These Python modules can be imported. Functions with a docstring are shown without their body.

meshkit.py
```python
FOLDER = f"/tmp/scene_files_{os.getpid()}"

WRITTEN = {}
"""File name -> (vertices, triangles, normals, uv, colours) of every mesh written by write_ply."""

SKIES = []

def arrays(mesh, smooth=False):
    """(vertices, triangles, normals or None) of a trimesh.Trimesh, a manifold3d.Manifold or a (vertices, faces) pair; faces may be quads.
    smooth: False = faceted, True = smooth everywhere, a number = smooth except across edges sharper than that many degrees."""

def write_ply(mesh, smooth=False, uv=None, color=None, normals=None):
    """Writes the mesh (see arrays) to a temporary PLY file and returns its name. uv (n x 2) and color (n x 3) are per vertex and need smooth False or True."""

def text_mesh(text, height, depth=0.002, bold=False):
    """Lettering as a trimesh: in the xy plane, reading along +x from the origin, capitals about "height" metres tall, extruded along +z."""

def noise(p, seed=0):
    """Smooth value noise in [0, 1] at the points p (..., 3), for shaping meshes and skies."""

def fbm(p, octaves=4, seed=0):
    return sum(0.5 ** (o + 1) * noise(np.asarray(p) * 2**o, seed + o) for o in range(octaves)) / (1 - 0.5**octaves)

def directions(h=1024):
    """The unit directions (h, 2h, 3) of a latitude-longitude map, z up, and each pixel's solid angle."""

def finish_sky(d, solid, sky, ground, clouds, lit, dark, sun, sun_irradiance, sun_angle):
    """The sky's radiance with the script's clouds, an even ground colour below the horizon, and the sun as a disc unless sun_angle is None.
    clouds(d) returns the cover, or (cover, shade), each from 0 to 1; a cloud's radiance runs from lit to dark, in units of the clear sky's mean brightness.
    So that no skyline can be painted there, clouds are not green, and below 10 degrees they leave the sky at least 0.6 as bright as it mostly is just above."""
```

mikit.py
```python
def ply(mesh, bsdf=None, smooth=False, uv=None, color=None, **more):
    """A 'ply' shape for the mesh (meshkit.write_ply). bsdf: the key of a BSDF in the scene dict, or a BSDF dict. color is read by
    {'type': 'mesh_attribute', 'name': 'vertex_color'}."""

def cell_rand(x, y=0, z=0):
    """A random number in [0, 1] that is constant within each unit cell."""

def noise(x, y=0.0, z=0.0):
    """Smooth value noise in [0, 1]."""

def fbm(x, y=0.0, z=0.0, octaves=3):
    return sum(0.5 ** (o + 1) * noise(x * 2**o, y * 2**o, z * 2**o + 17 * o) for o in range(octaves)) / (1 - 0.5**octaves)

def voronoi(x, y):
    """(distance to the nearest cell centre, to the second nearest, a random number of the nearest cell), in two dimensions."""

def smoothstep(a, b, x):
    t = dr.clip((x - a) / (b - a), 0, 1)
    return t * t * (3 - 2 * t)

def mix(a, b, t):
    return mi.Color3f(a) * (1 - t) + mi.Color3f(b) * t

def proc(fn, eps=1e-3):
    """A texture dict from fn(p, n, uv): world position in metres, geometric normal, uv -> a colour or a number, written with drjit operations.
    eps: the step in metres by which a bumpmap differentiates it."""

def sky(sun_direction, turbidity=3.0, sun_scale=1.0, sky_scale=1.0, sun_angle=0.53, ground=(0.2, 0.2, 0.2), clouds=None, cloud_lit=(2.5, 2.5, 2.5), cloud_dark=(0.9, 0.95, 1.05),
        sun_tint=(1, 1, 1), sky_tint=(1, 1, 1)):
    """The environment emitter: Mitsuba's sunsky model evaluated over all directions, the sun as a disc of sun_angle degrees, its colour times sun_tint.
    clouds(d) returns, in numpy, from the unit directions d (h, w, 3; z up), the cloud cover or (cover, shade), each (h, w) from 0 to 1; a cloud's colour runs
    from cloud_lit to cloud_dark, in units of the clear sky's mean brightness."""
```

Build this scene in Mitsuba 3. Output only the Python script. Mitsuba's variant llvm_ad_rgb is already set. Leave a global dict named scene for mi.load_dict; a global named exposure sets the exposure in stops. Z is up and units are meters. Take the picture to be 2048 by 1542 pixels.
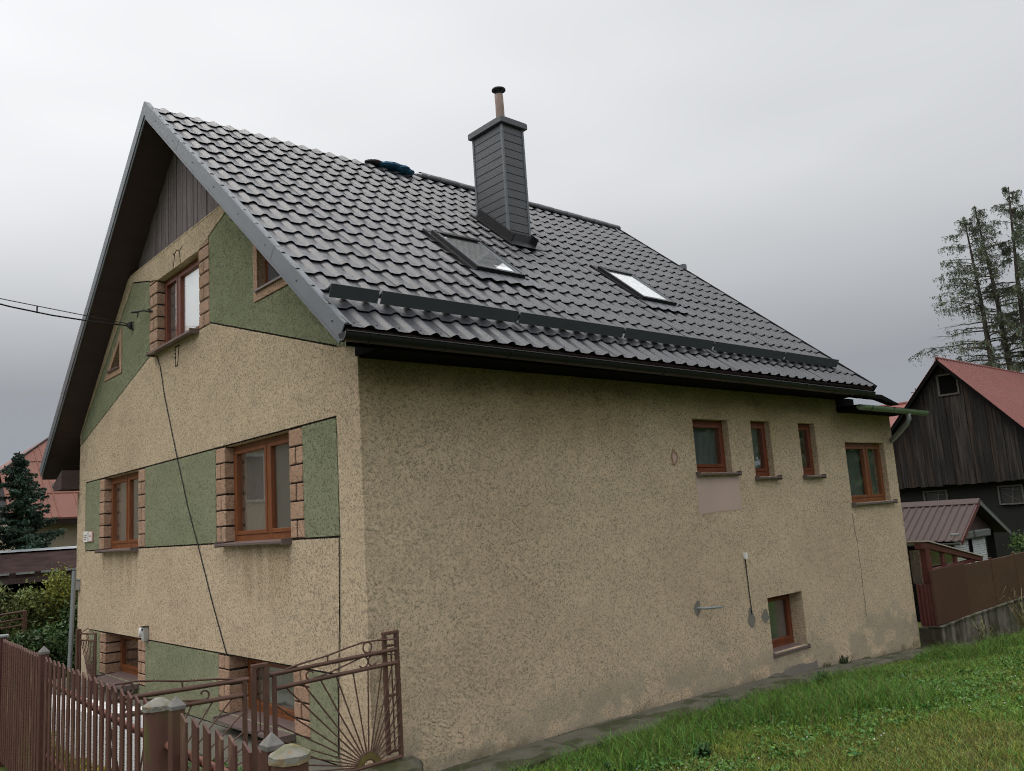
import math, random
import numpy as np, trimesh, drjit as dr, mitsuba as mi, mikit, meshkit
import manifold3d as m3
from shapely.geometry import Polygon, box as sbox
from shapely.ops import unary_union
from mikit import noise, fbm, voronoi, smoothstep, mix, cell_rand, proc
T = mi.ScalarTransform4f
scene, labels = {}, {}
rng = np.random.default_rng(7)
random.seed(7)

# ------------------------------------------------------------------ camera
CAM = np.array([-4.29098, -7.02301, 2.40])
yaw, pitch, roll = 0.839755, 0.157345, -0.0665401
fwd = np.array([math.cos(pitch)*math.cos(yaw), math.cos(pitch)*math.sin(yaw), math.sin(pitch)])
rgt = np.array([math.sin(yaw), -math.cos(yaw), 0.0]); up0 = np.cross(rgt, fwd)
upv = -rgt*math.sin(roll) + up0*math.cos(roll)
scene['camera'] = {'type': 'perspective', 'fov_axis': 'x', 'fov': 2*math.degrees(math.atan(1024/1679.436)),
                   'near_clip': 0.05, 'far_clip': 600.0,
                   'to_world': T().look_at(origin=CAM.tolist(), target=(CAM+fwd).tolist(), up=upv.tolist())}

# ------------------------------------------------------------------ sky (overcast) and exposure
def overcast(d):
    el = np.degrees(np.arcsin(np.clip(d[..., 2], -1, 1)))
    az = np.arctan2(d[..., 1], d[..., 0])
    sm = lambda a, b, x: np.clip((x-a)/(b-a), 0, 1)**2*(3-2*np.clip((x-a)/(b-a), 0, 1))
    L = 0.20 + 0.47*sm(1, 23, el) + 0.90*sm(26, 80, el)
    glow = 0.5 + 0.5*np.cos(az - math.radians(175))           # the cloud is thinner in the west, behind the street
    L = L*(1 + 1.0*glow*sm(6, 30, el)*(1 - .5*sm(50, 90, el)))
    p = d*np.array([2.2, 2.2, 4.0])
    L = L*(1 + 0.16*(meshkit.fbm(p + 5.3, 4) - 0.5)*sm(4, 14, el) + 0.20*(meshkit.fbm(d*np.array([3., 3., 9.]) + 1.7, 3) - 0.5))
    L = L*1.04
    return np.ones_like(L), np.clip((3.0 - L)/(3.0 - 0.05), 0, 1)
K = 1.72
scene['sky'] = mikit.sky([-0.25, 0.45, 0.86], turbidity=3, sun_scale=0.04, sun_angle=50, clouds=overcast,
                         cloud_lit=(K*3.0, K*3.0, K*3.0), cloud_dark=(K*0.03, K*0.05, K*0.08), ground=(0.12, 0.12, 0.10))
exposure = 2.65

# ------------------------------------------------------------------ naming helpers
used = {}
def numbered(base):
    n = used.get(base, -1) + 1
    used[base] = n
    return base if n == 0 else f'{base}_{n:03d}'
def thing(name, label=None, cat=None, group=None, kind=None):
    k = numbered(name); labels[k] = {}
    if label: labels[k]['label'] = label
    if cat: labels[k]['category'] = cat
    if group: labels[k]['group'] = group
    if kind: labels[k]['kind'] = kind
    return k
def part(parent, name, mesh, bsdf, smooth=False, label=None, kind=None, **kw):
    k = numbered(parent + '__' + name)
    if isinstance(mesh, list): mesh = cat_(mesh)
    scene[k] = mesh if isinstance(mesh, dict) else mikit.ply(mesh, bsdf, smooth=smooth, **kw)
    if label or kind:
        labels[k] = {}
        if label: labels[k]['label'] = label
        if kind: labels[k]['kind'] = kind
    return k
def one(name, mesh, bsdf, label=None, cat=None, group=None, kind=None, smooth=False, **kw):
    k = thing(name, label, cat, group, kind)
    if isinstance(mesh, list): mesh = cat_(mesh)
    scene[k] = mikit.ply(mesh, bsdf, smooth=smooth, **kw)
    return k

# ------------------------------------------------------------------ mesh helpers
def cat_(ms): return trimesh.util.concatenate([m for m in ms if m is not None])
def box(x0, x1, y0, y1, z0, z1):
    m = trimesh.creation.box(extents=(abs(x1-x0), abs(y1-y0), abs(z1-z0)))
    m.apply_translation(((x0+x1)/2, (y0+y1)/2, (z0+z1)/2)); return m
def cbox(x0, x1, y0, y1, z0, z1, b=0.006):
    x0, x1 = sorted((x0, x1)); y0, y1 = sorted((y0, y1)); z0, z1 = sorted((z0, z1))
    b = min(b, (x1-x0)*.45, (y1-y0)*.45, (z1-z0)*.45)
    pts = []
    for X, sx in ((x0, 1), (x1, -1)):
        for Y, sy in ((y0, 1), (y1, -1)):
            for Z, sz in ((z0, 1), (z1, -1)):
                pts += [(X+sx*b, Y+sy*b, Z), (X+sx*b, Y, Z+sz*b), (X, Y+sy*b, Z+sz*b)]
    return trimesh.Trimesh(np.array(pts)).convex_hull
def xf(m, o, ax, ay, az):
    M = np.eye(4); M[:3, 0], M[:3, 1], M[:3, 2], M[:3, 3] = ax, ay, az, o
    m = m.copy(); m.apply_transform(M); return m
def tube(path, r, n=8, cap=True):
    P = np.asarray(path, float); r = np.broadcast_to(np.asarray(r, float), (len(P),))
    t = np.gradient(P, axis=0); t /= np.maximum(np.linalg.norm(t, axis=1, keepdims=True), 1e-9)
    ref = np.array([0, 0, 1.0]) if abs(t[0, 2]) < .9 else np.array([1.0, 0, 0])
    u = np.cross(t, ref); bad = np.linalg.norm(u, axis=1) < 1e-3
    u[bad] = np.cross(t[bad], [0.3, 1.0, 0]); u /= np.linalg.norm(u, axis=1, keepdims=True)
    for i in range(1, len(u)):
        if u[i] @ u[i-1] < 0: u[i] = -u[i]
    w = np.cross(t, u)
    a = np.arange(n)*2*np.pi/n
    V = (P[:, None] + r[:, None, None]*(np.cos(a)[None, :, None]*u[:, None] + np.sin(a)[None, :, None]*w[:, None])).reshape(-1, 3)
    F = []
    for i in range(len(P)-1):
        for j in range(n):
            p, q = i*n+j, i*n+(j+1) % n
            F += [(p, q, q+n), (p, q+n, p+n)]
    if cap:
        c0 = len(V); V = np.vstack([V, P[0], P[-1]]); e = (len(P)-1)*n
        for j in range(n):
            F += [(c0, (j+1) % n, j), (c0+1, e+j, e+(j+1) % n)]
    return trimesh.Trimesh(V, np.array(F), process=False)
def bar(p, q, a, b=None, up=(0, 0, 1)):
    """A square bar from p to q, a wide (sideways) and b high."""
    b = b or a; p, q = np.array(p, float), np.array(q, float); d = q-p; L = np.linalg.norm(d); d /= L
    s = np.cross(d, up); s /= np.linalg.norm(s); v = np.cross(s, d)
    return xf(box(0, L, -a/2, a/2, -b/2, b/2), p, d, -s, v)
def prism_yz(poly, x0, x1):
    gs = getattr(poly, 'geoms', [poly]); out = []
    for g in gs:
        if g.area < 1e-6: continue
        m = trimesh.creation.extrude_polygon(g, x1-x0, engine='earcut')
        out.append(xf(m, (x0, 0, 0), (0, 1, 0), (0, 0, 1), (1, 0, 0)))
    return cat_(out)
def prism_xz(poly, y0, y1):
    gs = getattr(poly, 'geoms', [poly]); out = []
    for g in gs:
        if g.area < 1e-6: continue
        m = trimesh.creation.extrude_polygon(g, y1-y0, engine='earcut')
        out.append(xf(m, (0, y1, 0), (1, 0, 0), (0, 0, 1), (0, -1, 0)))
    return cat_(out)
def prism_xy(poly, z0, z1):
    m = trimesh.creation.extrude_polygon(poly, z1-z0, engine='earcut'); m.apply_translation((0, 0, z0)); return m
def disc(c, axis, r, h, n=20):
    a = np.array(axis, float); a /= np.linalg.norm(a)
    return tube([np.array(c)-a*h/2, np.array(c)+a*h/2], r, n)
def lin(s): return tuple(np.where(np.array(s)/255 <= .04045, np.array(s)/255/12.92, ((np.array(s)/255+.055)/1.055)**2.4).tolist())

# ------------------------------------------------------------------ materials
def mat(name, color, rough=.8, metallic=0., spec=.5, bump=None, bscale=.01, beps=.003, two=True, **kw):
    c = color if isinstance(color, dict) else ({'type': 'rgb', 'value': list(color)} if not callable(color) else proc(color))
    d = {'type': 'principled', 'base_color': c, 'roughness': rough if not callable(rough) else proc(rough), 'metallic': metallic, 'specular': spec, **kw}
    if bump is not None: d = {'type': 'bumpmap', 'arbitrary': proc(bump, beps), 'scale': bscale, 'bsdf': d}
    scene['m_'+name] = {'type': 'twosided', 'bsdf': d} if two else d
    return 'm_'+name

def grain(p):          # scraped roughcast: short strokes and pits, in two directions that take turns over the wall
    t = p.x + p.y
    wx, wz = .030*noise(p.x*13, p.y*13, p.z*13), .030*noise(p.x*13+5, p.y*13+5, p.z*13)
    t, z = t + wx, p.z + wz
    a = noise((t*.80+z*.60)*56, (z*.80-t*.60)*78, 1.5)
    b = noise((t*.87-z*.50)*58, (z*.87+t*.50)*76, 9.5)
    k = smoothstep(.42, .58, noise(p.x*2.6, p.y*2.6, p.z*2.6))
    return .66*(a*(1-k) + b*k) + .34*noise(t*118, z*118, 4.2)
def pits(p): return smoothstep(.45, .32, grain(p))
def cast_bump(p, n, uv):
    return smoothstep(.24, .62, grain(p))
def cast_color(base, dirt, tint):
    def f(p, n, uv):
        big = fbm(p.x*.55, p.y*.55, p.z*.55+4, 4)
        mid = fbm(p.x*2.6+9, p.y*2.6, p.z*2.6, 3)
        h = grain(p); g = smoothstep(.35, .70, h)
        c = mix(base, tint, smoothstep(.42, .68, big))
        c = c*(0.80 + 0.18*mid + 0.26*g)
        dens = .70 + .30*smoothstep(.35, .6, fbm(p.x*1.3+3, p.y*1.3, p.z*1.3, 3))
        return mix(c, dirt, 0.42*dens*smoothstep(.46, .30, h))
    return f
BEIGE, BEIGE2 = (.555, .442, .305), (.525, .412, .285)
def beige_color(p, n, uv):
    c = cast_color(BEIGE, (.060, .046, .028), BEIGE2)(p, n, uv)
    # algae and soot stains under the eaves, damp grey render above the plinth, streaks below the sills (dirt on the wall itself)
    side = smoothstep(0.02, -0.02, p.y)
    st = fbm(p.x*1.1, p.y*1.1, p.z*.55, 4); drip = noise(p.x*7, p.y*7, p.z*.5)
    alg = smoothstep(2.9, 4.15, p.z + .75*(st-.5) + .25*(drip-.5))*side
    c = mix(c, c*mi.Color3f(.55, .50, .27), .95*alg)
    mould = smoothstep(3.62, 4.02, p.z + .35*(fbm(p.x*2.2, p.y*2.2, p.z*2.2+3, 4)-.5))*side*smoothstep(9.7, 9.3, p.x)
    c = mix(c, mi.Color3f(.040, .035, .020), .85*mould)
    low = smoothstep(.62, .12, p.z + .7*(fbm(p.x*1.6, p.y*1.6, p.z*1.6, 3)-.5))
    c = mix(c, mi.Color3f(.30, .27, .21), .58*low*smoothstep(.36, .56, fbm(p.x*3, p.y*3, p.z*3+2, 3)))
    moss = smoothstep(.20, -.08, p.z + .035*p.x + .5*(fbm(p.x*4, p.y*4, p.z*4, 3)-.5))
    c = mix(c, mi.Color3f(.075, .07, .035), .75*moss)
    def under(y0, y1, z0):
        return smoothstep(y0, y0+.08, p.y)*smoothstep(y1, y1-.08, p.y)*smoothstep(z0+.02, z0-.02, p.z)*smoothstep(z0-.85, z0-.05, p.z + .35*(drip-.5))
    s = dr.maximum(under(1.5, 3.3, 2.31), under(6.5, 8.3, 2.31))*(1-side)
    c = mix(c, c*mi.Color3f(.72, .66, .58), .5*s*smoothstep(.25, .6, drip))
    return c
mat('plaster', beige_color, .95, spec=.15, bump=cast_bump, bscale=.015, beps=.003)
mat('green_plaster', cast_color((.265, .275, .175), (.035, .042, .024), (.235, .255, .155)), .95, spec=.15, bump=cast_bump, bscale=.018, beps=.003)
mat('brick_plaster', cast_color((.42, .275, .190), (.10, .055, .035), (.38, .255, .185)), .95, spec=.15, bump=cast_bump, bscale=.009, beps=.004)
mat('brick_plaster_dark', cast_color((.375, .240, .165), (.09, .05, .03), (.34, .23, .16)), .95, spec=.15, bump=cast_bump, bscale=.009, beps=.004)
mat('joint', (.025, .020, .016), .95, spec=.1)
def patch_col(p, n, uv): return mix((.52, .385, .335), (.46, .355, .305), fbm(p.x*5, p.y*5, p.z*1.6, 3))
mat('pink_patch', patch_col, .9, spec=.15)
def gpatch_col(p, n, uv): return mix((.17, .155, .135), (.22, .20, .175), fbm(p.x*6, p.y*6, p.z*3, 3))
mat('grey_patch', gpatch_col, .9, spec=.15)

def roof_col(p, n, uv):
    d = fbm(p.x*2.2, p.y*2.2, p.z*2.2, 3)
    return mix((.030, .031, .036), (.056, .057, .064), d)
def roof_rough(p, n, uv): return .25 + .13*fbm(p.x*3+3, p.y*3, p.z*3, 3)
mat('roof_metal', roof_col, roof_rough, spec=.68)
mat('flashing', lambda p, n, uv: mix((.105, .118, .132), (.128, .142, .157), fbm(p.x*4, p.y*4, p.z*4, 2)), .42, spec=.6)
mat('guard', (.062, .069, .080), .6, spec=.3)
mat('black_metal', (.010, .010, .012), .38, spec=.35)
mat('cladding', lambda p, n, uv: mix((.060, .064, .072), (.080, .084, .092), fbm(p.x*3, p.y*3, p.z*8, 2)), .40, spec=.55)
mat('dark_wood', lambda p, n, uv: mix((.045, .027, .027), (.068, .043, .042), fbm(p.x*3, p.y*9, p.z*9, 3)), .7)
mat('black_wood', (.005, .0045, .004), .9, spec=.1)
def board_col(p, n, uv):
    g = fbm(p.x*30, p.y*30, p.z*2.2, 3); k = noise(p.y*8.3+3, p.z*.8)
    return mix((.070, .052, .052), (.205, .175, .175), .65*g+.35*k)
mat('gable_board', board_col, .75)
def frame_col(p, n, uv):
    g = fbm(p.x*14, p.y*14, p.z*3, 3)
    return mix((.135, .040, .013), (.215, .072, .022), g)
mat('frame', frame_col, .38, spec=.5)
mat('frame_red', lambda p, n, uv: mix((.110, .026, .012), (.165, .044, .018), fbm(p.x*14, p.y*14, p.z*3, 3)), .38)
mat('sill', (.135, .100, .096), .32, spec=.6)
scene['m_glass'] = {'type': 'thindielectric', 'int_ior': 1.55}
mat('curtain', (.20, .17, .14), .9, spec=.1)
mat('screen', (.070, .072, .072), .8, spec=.2)
mat('blind', (.82, .84, .84), .6)
mat('dark_curtain', (.10, .13, .10), .9)
mat('concrete', lambda p, n, uv: mix(mix((.20, .19, .165), (.135, .125, .10), fbm(p.x*2, p.y*2, p.z*2, 4)), (.060, .058, .030), .7*smoothstep(.52, .70, fbm(p.x*3+5, p.y*3, p.z*3, 4))), .9, spec=.2,
    bump=lambda p, n, uv: fbm(p.x*18, p.y*18, p.z*18, 3), bscale=.02, beps=.006)
mat('path_concrete', lambda p, n, uv: mix(mix((.135, .125, .100), (.075, .070, .052), fbm(p.x*5, p.y*9, p.z*5, 4)), (.040, .046, .018), .75*smoothstep(.46, .62, fbm(p.x*3.2+5, p.y*6, p.z*3, 4))), .9, spec=.2,
    bump=lambda p, n, uv: fbm(p.x*16, p.y*16, p.z*16, 3), bscale=.03, beps=.006)
mat('wet_concrete', lambda p, n, uv: mix((.15, .145, .125), (.095, .092, .075), fbm(p.x*1.6, p.y*1.6, p.z*1.6, 4)), .55, spec=.5)
mat('old_concrete', lambda p, n, uv: mix(mix((.17, .155, .125), (.050, .046, .030), smoothstep(.3, .7, fbm(p.x*7, p.y*7, p.z*.9, 4))), (.055, .060, .020), .6*smoothstep(.5, .7, fbm(p.x*2+5, p.y*2, p.z*3, 3))), .9, spec=.2,
    bump=lambda p, n, uv: fbm(p.x*14, p.y*14, p.z*10, 3), bscale=.03, beps=.006)
def moss_post(p, n, uv):
    m = smoothstep(.48, .66, fbm(p.x*7, p.y*7, p.z*2.4, 4))
    return mix(mix((.110, .046, .034), (.075, .034, .024), fbm(p.x*9, p.y*9, p.z*3, 3)), (.080, .080, .018), .85*m)
mat('post_paint', moss_post, .75)
def cap_col(p, n, uv):
    c = mix((.24, .23, .20), (.14, .135, .11), fbm(p.x*18, p.y*18, p.z*18, 3))
    c = mix(c, (.11, .115, .045), .6*smoothstep(.55, .68, fbm(p.x*9+2, p.y*9, p.z*9, 3)))
    return mix(c, (.22, .14, .045), .6*smoothstep(.64, .70, fbm(p.x*11, p.y*11+4, p.z*11, 3)))
mat('post_cap', cap_col, .9, bump=lambda p, n, uv: fbm(p.x*40, p.y*40, p.z*40, 3), bscale=.006)
mat('white_cap', lambda p, n, uv: mix((.20, .19, .18), (.10, .095, .085), fbm(p.x*25, p.y*25, p.z*25, 3)), .6)
def fence_col(p, n, uv):
    m = smoothstep(.55, .75, fbm(p.x*3, p.y*3, p.z*2, 3))
    c = mix((.092, .033, .025), (.064, .026, .021), fbm(p.x*6, p.y*6, p.z*2, 3))
    return mix(c, (.085, .055, .025), .55*m)
mat('fence_paint', fence_col, .55)
mat('fence_worn', lambda p, n, uv: mix(fence_col(p, n, uv), mi.Color3f(.15, .085, .055), .75*smoothstep(.55, .70, fbm(p.x*24, p.y*24, p.z*5, 3))), .65)
mat('fence_rail', lambda p, n, uv: mix((.26, .115, .085), (.15, .06, .045), fbm(p.x*9, p.y*9, p.z*9, 3)), .6)
mat('rust_iron', lambda p, n, uv: mix((.070, .036, .027), (.120, .058, .038), fbm(p.x*12, p.y*12, p.z*12, 3)), .6)
mat('sun_plate', lambda p, n, uv: mix((.20, .15, .04), (.05, .035, .015), fbm(p.x*14, p.y*14, p.z*14, 3)), .6)
mat('galvanised', (.30, .33, .34), .45, metallic=.5)
mat('pale_sheet', (.88, .87, .88), .45)
def sheet_fence(p, n, uv): return mix((.090, .042, .024), (.062, .031, .020), fbm(p.x*1.2, p.y*1.2, p.z*2.6, 4))
mat('sheet_fence', sheet_fence, .5)
mat('porch_wood', lambda p, n, uv: mix((.070, .016, .014), (.100, .024, .020), fbm(p.x*8, p.y*8, p.z*8, 2)), .45)
mat('porch_roof', (.42, .36, .33), .5)
mat('green_gutter', lambda p, n, uv: mix((.15, .22, .13), (.11, .165, .10), fbm(p.x*6, p.y*6, p.z*6, 3)), .45)
mat('shed_roof', lambda p, n, uv: mix((.062, .043, .039), (.085, .062, .056), fbm(p.x*1.5, p.y*1.5, p.z*1.5, 3)), .7, spec=.3)
mat('shutter', (.50, .54, .53), .5)
def barn_col(p, n, uv):
    g = fbm(p.x*12, p.y*26, p.z*1.1, 3); b = fbm(p.y*1.2, p.z*.5+7, 0.0, 2)
    return mix((.008, .0065, .006), (.058, .047, .040), smoothstep(.38, .85, .6*g+.4*b))
mat('barn_board', barn_col, .85)
mat('barn_board_dark', lambda p, n, uv: barn_col(p, n, uv)*.55, .85)
mat('barn_board_brown', lambda p, n, uv: barn_col(p, n, uv)*mi.Color3f(.95, .75, .62), .85)
mat('barn_base', (.010, .010, .009), .9)
def red_roof_col(p, n, uv): return mix((.215, .062, .050), (.150, .048, .040), fbm(p.x*1.4, p.y*3, p.z*1.0, 4))
mat('red_roof', red_roof_col, .55)
def rust_roof_col(p, n, uv): return mix((.215, .078, .050), (.150, .054, .036), fbm(p.x*.9, p.y*.9, p.z*.9, 4))
mat('rust_roof', rust_roof_col, .6)
mat('house_beige', (.33, .28, .21), .9, spec=.2)
mat('shingle', lambda p, n, uv: mix((.030, .018, .017), (.058, .037, .034), noise(p.x*5, p.y*5, p.z*14)), .95, spec=.12)
mat('tarp', lambda p, n, uv: mix((.012, .075, .18), (.05, .20, .36), fbm(p.x*9, p.y*9, p.z*9, 3)), .4)
mat('plum_board', (.040, .028, .032), .5)
mat('white_plastic', (.36, .36, .34), .5)
mat('cable', (.015, .014, .013), .6)
mat('sign_white', (.75, .74, .72), .4)
mat('sign_ink', (.10, .06, .05), .5)
mat('sign_red', (.50, .27, .23), .5)
mat('bark', lambda p, n, uv: mix((.030, .026, .021), (.075, .066, .050), fbm(p.x*6, p.y*6, p.z*2, 3)), .9)
mat('soil', lambda p, n, uv: mix(mix((.035, .055, .012), (.055, .075, .018), fbm(p.x*1.3, p.y*1.3, 0., 4)), (.070, .060, .028), .8*smoothstep(.5, .68, fbm(p.x*.8+4, p.y*.8, 0., 4))), .95, spec=.1)
scene['m_leaf'] = {'type': 'twosided', 'bsdf': {'type': 'principled', 'base_color': {'type': 'mesh_attribute', 'name': 'vertex_color'}, 'roughness': .55, 'specular': .35}}
scene['m_grass'] = {'type': 'twosided', 'bsdf': {'type': 'principled', 'base_color': {'type': 'mesh_attribute', 'name': 'vertex_color'}, 'roughness': .6, 'specular': .3}}

# ------------------------------------------------------------------ main dimensions (metres; house corner at x=0, y=0; +x along the side wall, +y along the gable)
W, E_, ZE, ZR, LX, OV, LB = 9.745, .508, 4.2125, 8.713, 11.44, .445, 9.91
TH = math.atan2(ZR-ZE, W/2+E_); CT, ST, TT = math.cos(TH), math.sin(TH), math.tan(TH)
YL = 10.66                                    # left eave of the roof
surf = lambda y: ZR - abs(y-W/2)*TT
SU = np.array([0, CT, ST]); SN = np.array([0, -ST, CT])
def rp(x, s, h=0): return np.array([x, -E_, ZE]) + s*SU + h*SN

# ------------------------------------------------------------------ terrain
def zwall(x): return np.interp(x, [-60, -6, -1, .3, 4, 6.5, 9, 11.4, 20, 40, 120], [.6, .25, .12, .0, -.03, -.10, -.24, -.38, -.85, -1.4, -2.0])
def zg(x, y):
    x, y = np.asarray(x, float), np.asarray(y, float)
    z = zwall(x) + .09*np.clip(-y-.7, 0, 12)
    z = np.where(y > 0, zwall(np.clip(x, -60, 120)) - .012*np.clip(y, 0, 60), z)
    bumps = .05*(meshkit.fbm(np.stack([x*.7, y*.7, x*0], -1), 3)-.5)
    return z + bumps*np.clip((-y-.9)/1.5, 0, 1)
gx = np.unique(np.concatenate([np.linspace(-300, -12, 22), np.linspace(-12, 24, 145), np.linspace(24, 400, 34)]))
gy = np.unique(np.concatenate([np.linspace(-200, -12, 18), np.linspace(-12, 2, 57), np.linspace(2, 30, 40), np.linspace(30, 400, 24)]))
GX, GY = np.meshgrid(gx, gy, indexing='ij')
V = np.stack([GX, GY, zg(GX, GY)], -1).reshape(-1, 3)
i, j = np.meshgrid(np.arange(len(gx)-1), np.arange(len(gy)-1), indexing='ij'); a = (i*len(gy)+j).ravel()
F = np.vstack([np.stack([a, a+len(gy), a+len(gy)+1], 1), np.stack([a, a+len(gy)+1, a+1], 1)])
one('ground', trimesh.Trimesh(V, F, process=False), 'm_soil', kind='structure', smooth=True)
# courtyard paving in front of the gable
cy = []
k = thing('courtyard_paving', kind='structure')
for q in range(5):
    y0 = -.12 + q*2.0
    part(k, 'slab', cbox(-2.05 if q > 1 else -.95, -.004, y0+.008, y0+1.992, -.15, .165+.004*(q % 2), .012), 'm_wet_concrete')
# concrete strip along the side wall
k = thing('path', kind='structure')
x = .55; q = 0
while x < 11.2:
    L = [1.55, 1.3, 1.75, 1.45, 1.6, 1.2, 1.7, 1.4][q % 8]
    zz = float(zg(x+L/2, -.4)) + .07; z2 = float(zg(x+L, -.4)) - float(zg(x, -.4))
    m = cbox(0, L-.015, -.56-.05*math.sin(q*2.1), -.002, -.25, 0, .014)
    part(k, 'slab', xf(m, (x, 0, zz), np.array([1, 0, z2/L*.8])/np.linalg.norm([1, 0, z2/L*.8]), (0, 1, 0), (-z2/L*.8, 0, 1)), 'm_path_concrete')
    x += L; q += 1
kb = cbox(-1.25, .30, -.42, -.16, -.2, .325, .06)
kb = kb.subdivide_to_size(.06); kb.vertices += (meshkit.fbm(kb.vertices*7, 3)[:, None]-.5)*.07
one('kerb', kb, 'm_old_concrete', kind='structure', smooth=40)

# ------------------------------------------------------------------ THE HOUSE
H = thing('house', 'large beige and green roughcast house with dark tile roof in the middle', 'house')
TIN = .02      # thickness of the render panels on the gable
def rect(y0, y1, z0, z1): return sbox(y0, z0, y1, z1)
def under(y): return surf(y) - .15
# openings on the gable: (y right, y left, z bottom, z top)
GW = {'main': (1.5, 3.235, 2.345, 3.53), 'left': (6.5, 8.245, 2.345, 3.53), 'attic': (4.03, 5.68, 5.215, 6.335),
      'base_near': (1.52, 3.18, .33, 1.0), 'base_far': (6.49, 8.10, .35, 1.0)}
JAMB = {'main': (1.195, 3.52), 'left': (6.2, 8.5), 'attic': (3.68, 6.01), 'base_near': (1.186, 3.495), 'base_far': (6.18, 8.40)}
ROWS = {'main': 6, 'left': 6, 'attic': 6, 'base_near': 4, 'base_far': 4}
full = Polygon([(0, -.5), (W, -.5), (W, under(W)), (W/2, under(W/2)), (0, under(0))])
lower = full.intersection(sbox(-1, -1, 12, 6.715))
opens = unary_union([rect(*v) for v in GW.values()])
opens_wide = unary_union([rect(v[0]-.016, v[1]+.016, v[2]-.03, v[3]+.003) for v in GW.values()])
triR = Polygon([(2.30, 5.175), (2.30, 6.05), (1.25, 5.175)])
triL = Polygon([(7.345, 5.20), (7.345, 5.975), (8.30, 5.20)])
niR = triR.buffer(-.105, join_style=2); niL = triL.buffer(-.105, join_style=2)
base = lower.intersection(sbox(.42, -1, 12, 12)).difference(opens_wide).difference(niR).difference(niL)
part(H, 'gable_wall', prism_yz(base, .013, .42), 'm_plaster')
gw = H + '__gable_wall'
jambs = []
for n_, (a0, a1) in JAMB.items():
    o = GW[n_]; t = o[3]
    jambs += [rect(a0, o[0], o[2], t), rect(o[1], a1, o[2], t)]
    if n_ == 'attic':
        jambs += [Polygon([(3.68, t), (4.03, t), (3.68, 6.405)]), Polygon([(6.01, t), (5.68, t), (6.01, 6.38)])]
jamb_u = unary_union(jambs)
G1 = rect(.47, 9.33, 2.35, 3.53); G2 = rect(.61, 9.02, .17, 1.0)
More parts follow.
